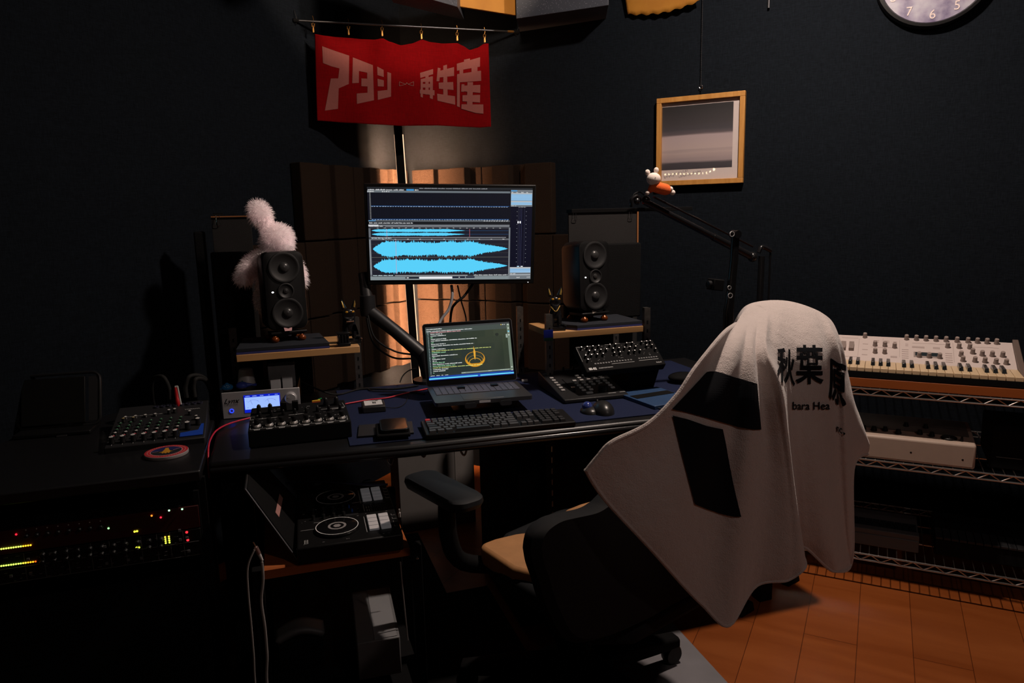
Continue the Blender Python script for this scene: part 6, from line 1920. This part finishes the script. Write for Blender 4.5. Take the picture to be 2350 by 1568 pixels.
decal('printed_mark', [ZT([(480, 518), (640, 350), (690, 352), (785, 378), (872, 405), (880, 500), (891, 615), (860, 615), (790, 603), (640, 560)])], TV, TP, TPR, t, .0036, 5)
decal('printed_mark', [ZT([(483, 548), (560, 570), (640, 597), (714, 612), (757, 800), (802, 1015), (770, 1015), (700, 1000), (640, 980), (586, 958)])], TV, TP, TPR, t, .0036, 5)
def towel_text(txt, cx_, cy_, size, bold, sx_=1., sh=0., rot_=0.):
    vs, fs = text_data(txt, 1., bold)
    P_ = []
    for v in vs:
        x_, y_ = v.x*size*sx_, -v.y*size
        x_, y_ = x_*math.cos(rot_)-y_*math.sin(rot_), x_*math.sin(rot_)+y_*math.cos(rot_)
        P_.append((cx_+x_, cy_+y_+sh*x_))
    decal('lettering', [(P_, fs)], TV, TP, TPR, t, .0036, 3)
towel_text('\u79cb', 1801, 848, 84, .020, .50, .30)
towel_text('\u8449', 1855, 845, 92, .020, .68)
towel_text('\u539f', 1919, 885, 108, .022, .38, .5)
towel_text('bara Hea', 1858, 932, 25, .012, .94)
towel_text('nc,', 1927, 985, 25, .012, .8, .25)
# stitched hems
HEM = TOW
mb = MB(); mb.tube([towel(.004, .3+.7*k/40) for k in range(41)], .0045, 8); mb.build('left_hem', HEM, t)
mb = MB(); mb.tube([towel(k/120*1., .997) for k in range(121)], .0040, 8); mb.build('bottom_hem', HEM, t)
# pedals at its foot
for px, py, lb in ((1706, 1405, 'black foot pedal on the wooden floor under the towel tip'), (1812, 1336, 'black foot pedal on the wooden floor behind the towel')):
    p = onz(px, py, 0)
    tt = T('foot_pedal', lb, 'pedal', (p.x, p.y, 0), R(20))
    MB().box((0, .03, .016), (.075, .10, .032), taper=.9).build('body', BLKM, tt, bevel=.005)
    MB().lathe([(.010, .032), (.010, .040), (.0001, .041)], (0, .0, 0), n=14).build('switch', BLK, tt)

# ================================================================== MIC ARMS
def P_(x, y, Y=2.12): return ony(x, y, Y)
ARM = mat('mic_arm_black', (.008, .008, .009), .25)
b0 = P_(1741, 712); bt_ = P_(1748, 588)
t = T('boom_arm', 'thin black scissor boom arm reaching up left over the desk', 'boom arm', (b0.x, 2.12, DZ))
q = lambda p: p-Vector((b0.x, 2.12, DZ))
MB().lathe([(.03, 0), (.03, .02), (.014, .03), (.012, .05)]).build('clamp', ARM, t)
MB().tube([(0, 0, .04), q(bt_)], .0105, 14).build('lower_tube', ARM, t)
MB().tube([(.038, .0, .06), q(P_(1768, 580))], .0035, 8).build('lower_rod', ARM, t)
MB().tube(smoothpath([q(P_(1741, 580)), q(P_(1748, 567)), q(P_(1760, 571)), q(P_(1769, 576))], 4), .007, 10).build('elbow_bracket', ARM, t)
j0, j1 = P_(1727, 590), P_(1478, 462)
MB().tube([q(j0), q(j0).lerp(q(j1), .38)], .0125, 14).tube([q(j0).lerp(q(j1), .36), q(j1)], .0105, 14).build('upper_tube', ARM, t)
MB().tube([q(P_(1728, 566)), q(P_(1500, 452))], .0035, 8).build('upper_rod', ARM, t)
MB().ell(q(j0), (.017, .017, .017), 16, 10).build('joint', ARM, t)
MB().tube(smoothpath([q(P_(1470, 462)), q(P_(1462, 450)), q(P_(1450, 458)), q(P_(1450, 475))], 4), .006, 8).ell(q(P_(1482, 458)), (.014, .012, .012), 12, 8).ell(q(P_(1462, 462)), (.012, .01, .011), 12, 8).build('swivel_head', ARM, t)
cable('head_cable', [P_(1450, 462), P_(1455, 446), P_(1468, 441), P_(1478, 448)], .0018, RUB, 'thin black cable curling over the boom arm end')
pl0, pl1 = P_(1301, 480, 2.14), P_(1597, 483, 2.14)
t = T('tray', 'long flat black tray held level at eye height by the boom arm', 'tray', ((pl0.x+pl1.x)/2, 2.16, (pl0.z+pl1.z)/2))
hw2 = (pl1.x-pl0.x)/2
mb = MB(); mb.box((0, 0, 0), (2*hw2-.03, .045, .012))
mb.tube([(hw2-.02, -.0, 0), (hw2, -.0, 0)], [.006, .002], 8)
mb.build('plate', BLKM, t, bevel=.003, )
# second stand with camera
s0, s1 = P_(1672, 720, 1.98), P_(1690, 540, 1.98)
t = T('device_stand', 'thick black stand post with round silver ringed bolts', 'stand', (s0.x, 1.98, DZ))
q = lambda p: p-Vector((s0.x, 1.98, DZ))
MB().lathe([(.035, 0), (.035, .025), (.02, .04), (.019, .06)]).build('clamp', ARM, t)
mb = MB(); loft(mb, [[Vector((x, y, 0))+c_ for x, y in rrect(w3, .020, .008)] for c_, w3 in ((Vector((0, 0, .04)), .034), (q(P_(1672, 715, 1.98)), .034), (q(P_(1675, 690, 1.98)), .028), (q(P_(1684, 600, 1.98)), .025), (q(P_(1688, 535, 1.98)), .025))])
mb.build('post', ARM, t)
MB().lathe([(.0125, -.018), (.0125, .014)], q(P_(1688, 538, 1.98)), 'Y', 20).build('top_joint', ARM, t)
for i, (px, py) in enumerate(((1671, 537), (1665, 659), (1667, 677))):
    r_ = .0085 if i != 1 else .0065
    c_ = q(P_(px, py, 1.98))+Vector((0, -.019, 0))
    MB().lathe([(r_*.75, 0), (r_*.8, .003), (r_, .003), (r_, 0)], c_, 'Y', 24).build('bolt_ring', mat('bolt_silver', (.55, .55, .56), .4), t, 'silver ringed bolt')
    MB().lathe([(r_*.7, 0), (r_*.6, .003), (.0001, .0035)], c_, 'Y', 16).build('bolt_head', BLK, t)
t = T('camera_device', 'small black boxy device mounted on the stand post', 'camera', P_(1646, 654, 1.98)+Vector((0, .01, 0)))
MB().box((0, 0, 0), (.038, .04, .036), rot=(0, R(8), 0)).build('body', BLKM, t, bevel=.003)
MB().lathe([(.012, 0), (.012, .012), (.009, .013)], (-.016, 0, .002), dirv=(-1, 0, 0), n=18).build('lens', BLK, t)

# small plush toy sitting on the boom end (plain round-eared bear)
tp_ = P_(1512, 432, 2.10)
t = T('plush_toy', 'small plush toy in an orange outfit lying on the boom arm', 'soft toy', tp_)
WP = mat('plush_white', (.78, .68, .62), .95, bump=.3, bscale=500)
OP = mat('plush_orange', (.80, .13, .02), .95, bump=.4, bscale=500)
q = lambda x, y, dy=0: P_(x, y, 2.10+dy)-tp_
em = skin_mesh('outfit', [(*q(1498, 428), .016), (*q(1514, 432), .020), (*q(1530, 436), .019), (*q(1488, 442), .009), (*q(1541, 439), .010)], [(0, 1), (1, 2), (0, 3), (2, 4)], 1)
mb = MB(); mb.add([v.co for v in em.vertices], [tuple(p.vertices) for p in em.polygons]); mb.build('outfit', OP, t, 'orange outfit', smooth=80)
MB().ell(q(1500, 411, -.004), (.0235, .019, .0200), 22, 14).build('head', WP, t, smooth=80)
for x, y in ((1486, 396), (1506, 391)):
    MB().ell(q(x, y), (.0088, .006, .0095), 14, 10).build('ear', WP, t, 'round white ear', smooth=80)
MB().ell(q(1486, 443, -.004), (.0075, .007, .0065), 12, 8).build('hand', WP, t, smooth=80)
for x, y in ((1538, 434), (1543, 442)):
    MB().ell(q(x, y, -.006), (.0095, .009, .0085), 12, 8).build('foot', WP, t, smooth=80)
for x, y in ((1492, 414), (1504, 408)):
    MB().ell(q(x, y, -.0225), (.0013, .0010, .0016), 8, 6).build('eye', BLK, t)

# ================================================================== WIRE SHELVING on the right wall
def G(a, n, z): return CORNER+Vector((S2, -S2, 0))*a-NR*(3.251-n)+Vector((0, 0, z))
CHR = mat('chrome_wire', (.62, .60, .58), .30, 1.)
A0, A1, N0, N1 = 1.97, 3.30, 2.685, 3.19
OR_ = G(A0, N0, 0)
t = T('wire_shelving', 'chrome wire shelving unit along the right wall carrying the synthesizers', 'shelving', OR_, R(-45))
LA, LD = A1-A0, N1-N0
for x in (.012, LA-.012):
    for y in (.012, LD-.012):
        MB().tube([(x, y, .0), (x, y, .735)], .0125, 14).build('post', CHR, t)
for zt_ in (.716, .466, .120):
    mb = MB()
    for y in (0, LD):
        mb.tube([(.012, y, zt_), (LA-.012, y, zt_)], .0032, 8)
        mb.tube([(.012, y, zt_-.021), (LA-.012, y, zt_-.021)], .0032, 8)
        x = .02; k = 0
        zz = []
        while x < LA-.02:
            zz.append((x, y, zt_-.021 if k % 2 == 0 else zt_)); x += .0325; k += 1
        mb.tube(zz, .0024, 6)
    for x in (.012, LA-.012):
        mb.tube([(x, 0, zt_), (x, LD, zt_)], .0032, 8).tube([(x, 0, zt_-.021), (x, LD, zt_-.021)], .0032, 8)
    for k in range(46):
        x = .02+k*(LA-.04)/45
        mb.tube([(x, 0, zt_+.003), (x, LD, zt_+.003)], .0016, 5)
    for y in (LD*.33, LD*.66): mb.tube([(.012, y, zt_-.002), (LA-.012, y, zt_-.002)], .0026, 6)
    mb.build('wire_shelf', CHR, t)
SHZ = .7215
# orange-brown board
tag(MB().box((LA/2, .171, .0155), (LA-.06, .345, .031)).build('wooden_board', wood_mat('orange_board', (.33, .085, .018), (.44, .12, .03), (.3, 5, 1), 5, .45), loc=OR_+Vector((0, 0, SHZ)), rot=(0, 0, R(-45)), bevel=.002), 'orange brown wooden board on the top wire shelf under the keyboard synthesizer', 'board')
# ---- keyboard synthesizer
SX = 2.688-A0      # right end in shelf coordinates
t = T('keyboard_synthesizer', 'cream keyboard synthesizer with grey knobs on the top wire shelf', 'synthesizer', G(A0, N0, SHZ+.0315), R(-45))
SL = .72
x1 = SX; x0 = SX-SL
CREAM = mat('cream_panel', (.62, .52, .49), .5)
DARKP = mat('synth_base', (.035, .025, .020), .5)
MB().box(((x0+x1)/2, .155, .010), (SL, .31, .020)).build('base', DARKP, t, bevel=.002)
pn = MB()
ya, yb, za, zb = .128, .285, .034, .100
pn.add([(x0, ya, .02), (x1-.012, ya, .02), (x1-.012, yb, .02), (x0, yb, .02), (x0, ya, za), (x1-.012, ya, za), (x1-.012, yb, zb), (x0, yb, zb)],
       [(3, 2, 1, 0), (4, 5, 6, 7), (0, 1, 5, 4), (1, 2, 6, 5), (2, 3, 7, 6), (3, 0, 4, 7)])
pn.build('control_panel', CREAM, t, bevel=.002)
ck = MB(); ck.add([(x1-.012, .0, 0), (x1+.006, .0, 0), (x1+.006, .295, 0), (x1-.012, .295, 0), (x1-.012, .0, .030), (x1+.006, .0, .030), (x1+.006, .295, .110), (x1-.012, .295, .110), (x1-.012, .12, .045), (x1+.006, .12, .045)],
       [(3, 2, 1, 0), (0, 1, 5, 4), (4, 5, 9, 8), (8, 9, 6, 7), (2, 3, 7, 6), (1, 2, 6, 9, 5), (0, 4, 8, 7, 3)])
ck.build('end_cheek', mat('taupe_cheek', (.14, .10, .085), .5), t, bevel=.002)
psl = math.atan2(zb-za, yb-ya)
SPn = lambda x, f, e=0: (x, ya+(yb-ya)*f-e*math.sin(psl), za+(zb-za)*f+e*math.cos(psl))
pitch = .0236
IV = mat('ivory_key', (.68, .50, .31), .35)
BK = mat('black_key', (.012, .014, .016), .2)
wk = MB().box((0, .064, .0), (pitch-.0012, .128, .014)).mesh('white_key', IV, 40)
bk_ = MB(); bk_.box((0, .042, .006), (.0125, .082, .014), taper=.86); bk_ = bk_.mesh('black_key', BK, 40)
nw = 28
for k in range(nw):
    x = x1-.012-pitch*(k+.5)
    if x < x0+.02: break
    place('white_key', wk, t, (x, .001, .0285), bevel=.0012)
    # k=0 is C; going left: B A G F E D C ...
    note = (7-k) % 7      # 0=C
    if note in (0, 3): continue
    if k == 0: continue
    # black key between this white key and its left neighbour
    if note in (1, 2, 4, 5, 6):
        place('black_key', bk_, t, (x-pitch/2, .044, .036), bevel=.0015)
MB().box(((x0+x1)/2, .0, .012), (SL-.004, .004, .018)).build('key_slip', BLKM, t)
gk = knob_mesh('knob', .0072, .0185, mat('taupe_knob', (.24, .185, .165), .5), mat('taupe_cap', (.30, .235, .21), .5), .86, 1.12, line=False)
# knob layout taken along the panel: (distance from right end, height fraction)
def kx(px, top): 
    # photo column -> position along the panel
    d = ray(px, 760+top/5.465)
    n = NR; kk = 2.685+ya+.09
    p = onp(px, 760+top/5.465, NR, kk)
    return ((p-CORNER).dot(Vector((S2, -S2, 0))))-A0
for zx, zy, f in ((350, 130, .93), (880, 150, .93), (1005, 160, .93), (1128, 165, .93), (1255, 172, .93), (1385, 170, .93), (1525, 175, .93), (1665, 185, .93), (1785, 195, .93), (1908, 200, .93), (2030, 210, .93),
                  (1395, 222, .70), (1540, 225, .70), (1675, 232, .70), (1700, 285, .52), (480, 215, .62), (603, 225, .62), (723, 245, .58), (1550, 300, .40), (1815, 300, .46), (1940, 300, .46), (2070, 310, .46),
                  (482, 275, .34), (600, 285, .34), (1025, 310, .28), (1148, 318, .28), (1278, 325, .28), (1562, 345, .22), (1710, 350, .22), (1832, 355, .22), (1967, 365, .20), (2092, 372, .20)):
    x = kx(1920+zx/5.465, zy)
    place('knob', gk, t, SPn(min(x, x1-.03), f, 0), (psl, 0, 0))
mb = MB()
for zx in (85, 185):
    x = kx(1920+zx/5.465, 220)
    mb.box(SPn(x, .50, .006), (.016, .045, .012), rot=(psl, 0, 0))
mb.build('pitch_lever', mat('taupe_lever', (.26, .20, .18), .5), t)
mb = MB()
x = kx(1920+1135/5.465, 295)
mb.box(SPn(x, .38, .0006), (.076, .022, .001), rot=(psl, 0, 0)); mb.build('display', mat('display_dark', (.02, .03, .035), .3), t)
mb = MB(); mb.box(SPn(x, .36, .0002), (.086, .034, .001), rot=(psl, 0, 0)); mb.build('display_frame', mat('display_frame', (.30, .24, .22), .5), t)
mb = MB()
rr_ = random.Random(12)
PSYN = mat('synth_print', (.30, .22, .20), .6)
for zx, w__, rows2 in ((365, .020, (.66, .44, .24)), (500, .020, (.82, .76)), (632, .020, (.82, .76)), (740, .014, (.80, .72, .66)), (865, .022, (.52, .44, .36, .28, .20)), (1410, .022, (.46, .38, .30, .22, .14)), (885, .010, (.74, .68)), (725, .022, (.24, .20)), (1030, .04, (.66, .62)), (1260, .022, (.66, .62))):
    x = kx(1920+zx/5.465, 250)
    for f in rows2:
        for k in range(int(w__/.003)):
            mb.box(SPn(x-w__/2+k*.003, f, .0003), (.0022, .0036, .0004), rot=(psl, 0, 0))
for x, f0_, f1_ in ((kx(1970, 250), .15, .90), (kx(2025, 250), .5, .95), (kx(2064, 250), .2, .9), (kx(2188, 250), .12, .9), (kx(2205, 250), .12, .9)):
    mb.box(SPn(x, (f0_+f1_)/2, .0003), (.0007, (f1_-f0_)*(yb-ya), .0004), rot=(psl, 0, 0))
for xa, xb, f in ((kx(1998, 250), kx(2060, 250), .56), (kx(2094, 200), kx(2170, 210), .80), (kx(2235, 220), kx(2295, 220), .76), (kx(1930, 200), kx(1968, 200), .88), (x0+.02, kx(1968, 300), .14)):
    mb.box(SPn((xa+xb)/2, f, .0003), (xb-xa, .0009, .0004), rot=(psl, 0, 0))
mb.build('panel_print', PSYN, t)
# ---- cream drum machine on the middle shelf
dmx1 = 2.567-A0
t = T('drum_machine', 'cream desktop machine with black knobs on the middle wire shelf', 'drum machine', G(A0, N0, .4725), R(-45))
DMW, DMH = .50, .082
mb = MB()
xa, xb = dmx1-DMW, dmx1
mb.add([(xa, 0, 0), (xb, 0, 0), (xb, .26, 0), (xa, .26, 0), (xa, 0, DMH), (xb, 0, DMH), (xb, .26, DMH+.012), (xa, .26, DMH+.012)], [(3, 2, 1, 0), (4, 5, 6, 7), (0, 1, 5, 4), (1, 2, 6, 5), (2, 3, 7, 6), (3, 0, 4, 7)])
mb.build('case', mat('cream_case', (.46, .35, .285), .5, noise=.06), t, bevel=.008, seg=3)
for x in (dmx1-.185, dmx1-.036): MB().lathe([(.0032, 0), (.0001, .001)], (x, -.0002, .036 if x < dmx1-.1 else .030), 'Y', 12).build('screw', BLK, t)
for x, y, sc_k in ((dmx1-.30, .05, 1.1), (dmx1-.265, .06, 1), (dmx1-.225, .045, 1.1), (dmx1-.16, .06, 1), (dmx1-.125, .05, 1), (dmx1-.33, .05, .7), (dmx1-.04, .03, .5), (dmx1-.20, .13, 1), (dmx1-.14, .13, 1)):
    MB().lathe([(.0095*sc_k, 0), (.009*sc_k, .004), (.0068*sc_k, .010), (.006*sc_k, .015), (.0001, .0155)], (x, y, DMH+.002+y*.046), n=16).build('knob', BLK, t)
MB().lathe([(.024, 0), (.024, .004), (.022, .006), (.0001, .006)], (dmx1-.075, .048, DMH+.0022), n=30).build('dial', BLK, t)
MB().box((dmx1-.075, .036, DMH+.0088), (.0012, .02, .0006)).build('dial_line', WHTP, t)
MB().box((xa+DMW/2, .16, DMH+.0088), (DMW-.03, .16, .003), rot=(R(2.6), 0, 0)).build('rear_panel', mat('dm_panel', (.10, .085, .075), .5), t)
# ---- dark gear on the shelves
t = T('dark_device', 'dark boxy device right of the cream drum machine', 'device', G(A0+dmx1+.045, N0+.04, .4725), R(-45))
MB().box((.20, .14, .065), (.40, .27, .13)).build('case', BLKM, t, bevel=.004)
MB().box((.22, .003, .075), (.22, .004, .08)).build('front_plate', GRY, t)
MB().box((.05, .003, .04), (.07, .002, .002)).build('line', PRINTD, t)
t = T('small_keyboard', 'grey keyboard with dark keys on the bottom wire shelf', 'keyboard', G(A0+.05, N0+.065, .1265), R(-45))
mb = MB(); mb.box((.205, .12, .022), (.41, .24, .044)).box((.205, .02, .052), (.41, .035, .020)); mb.build('case', mat('kb_grey', (.09, .09, .095), .5), t, bevel=.003)
for k in range(17): MB().box((.015+k*.0236, .085, .049), (.021, .08, .010)).build('key', BK, t, bevel=.001)
t = T('dark_keyboard', 'long dark keyboard instrument on the bottom wire shelf, right of the grey one', 'keyboard', G(A0+.50, N0+.09, .1265), R(-45))
MB().box((.36, .12, .03), (.70, .26, .06)).build('case', BLKM, t, bevel=.004)
for k in range(28): MB().box((.02+k*.0236, .03, .064), (.021, .09, .008)).build('key', GRY, t, bevel=.001)

# ================================================================== STRING OF SMALL LIGHTS on the far wall (seen mirrored in the picture glass)
for_pts = []
Cm = CP+NR*2*(KR-.017)*1.0-NR*2*CP.dot(NR)
for k in range(14):
    px = 1527+k*8.6; py = 400.5-k*.25-(max(0, k-10)**2)*.9
    gp = onp(px, py, NR, KR-.017)
    d = (gp-Cm)
    kk = NR.dot(cL)+.03
    t_ = (kk-NR.dot(Cm))/NR.dot(d)
    for_pts.append(Cm+d*t_)
t = T('light_string', 'string of tiny warm lights on the wall behind the viewer', 'string lights', for_pts[0])
MB().tube([p-for_pts[0] for p in for_pts], .0015, 5).build('wire', RUB, t)
LB = mat('string_bulb', (0, 0, 0), .5, emit=(1, .78, .45), es=40)
for i, p in enumerate(for_pts):
    MB().ell((0, 0, 0), (.008+.006*(i == 13), .004, .008+.006*(i == 13)), 10, 6).build('bulb', LB, t, loc=p-for_pts[0]+NR*.006)
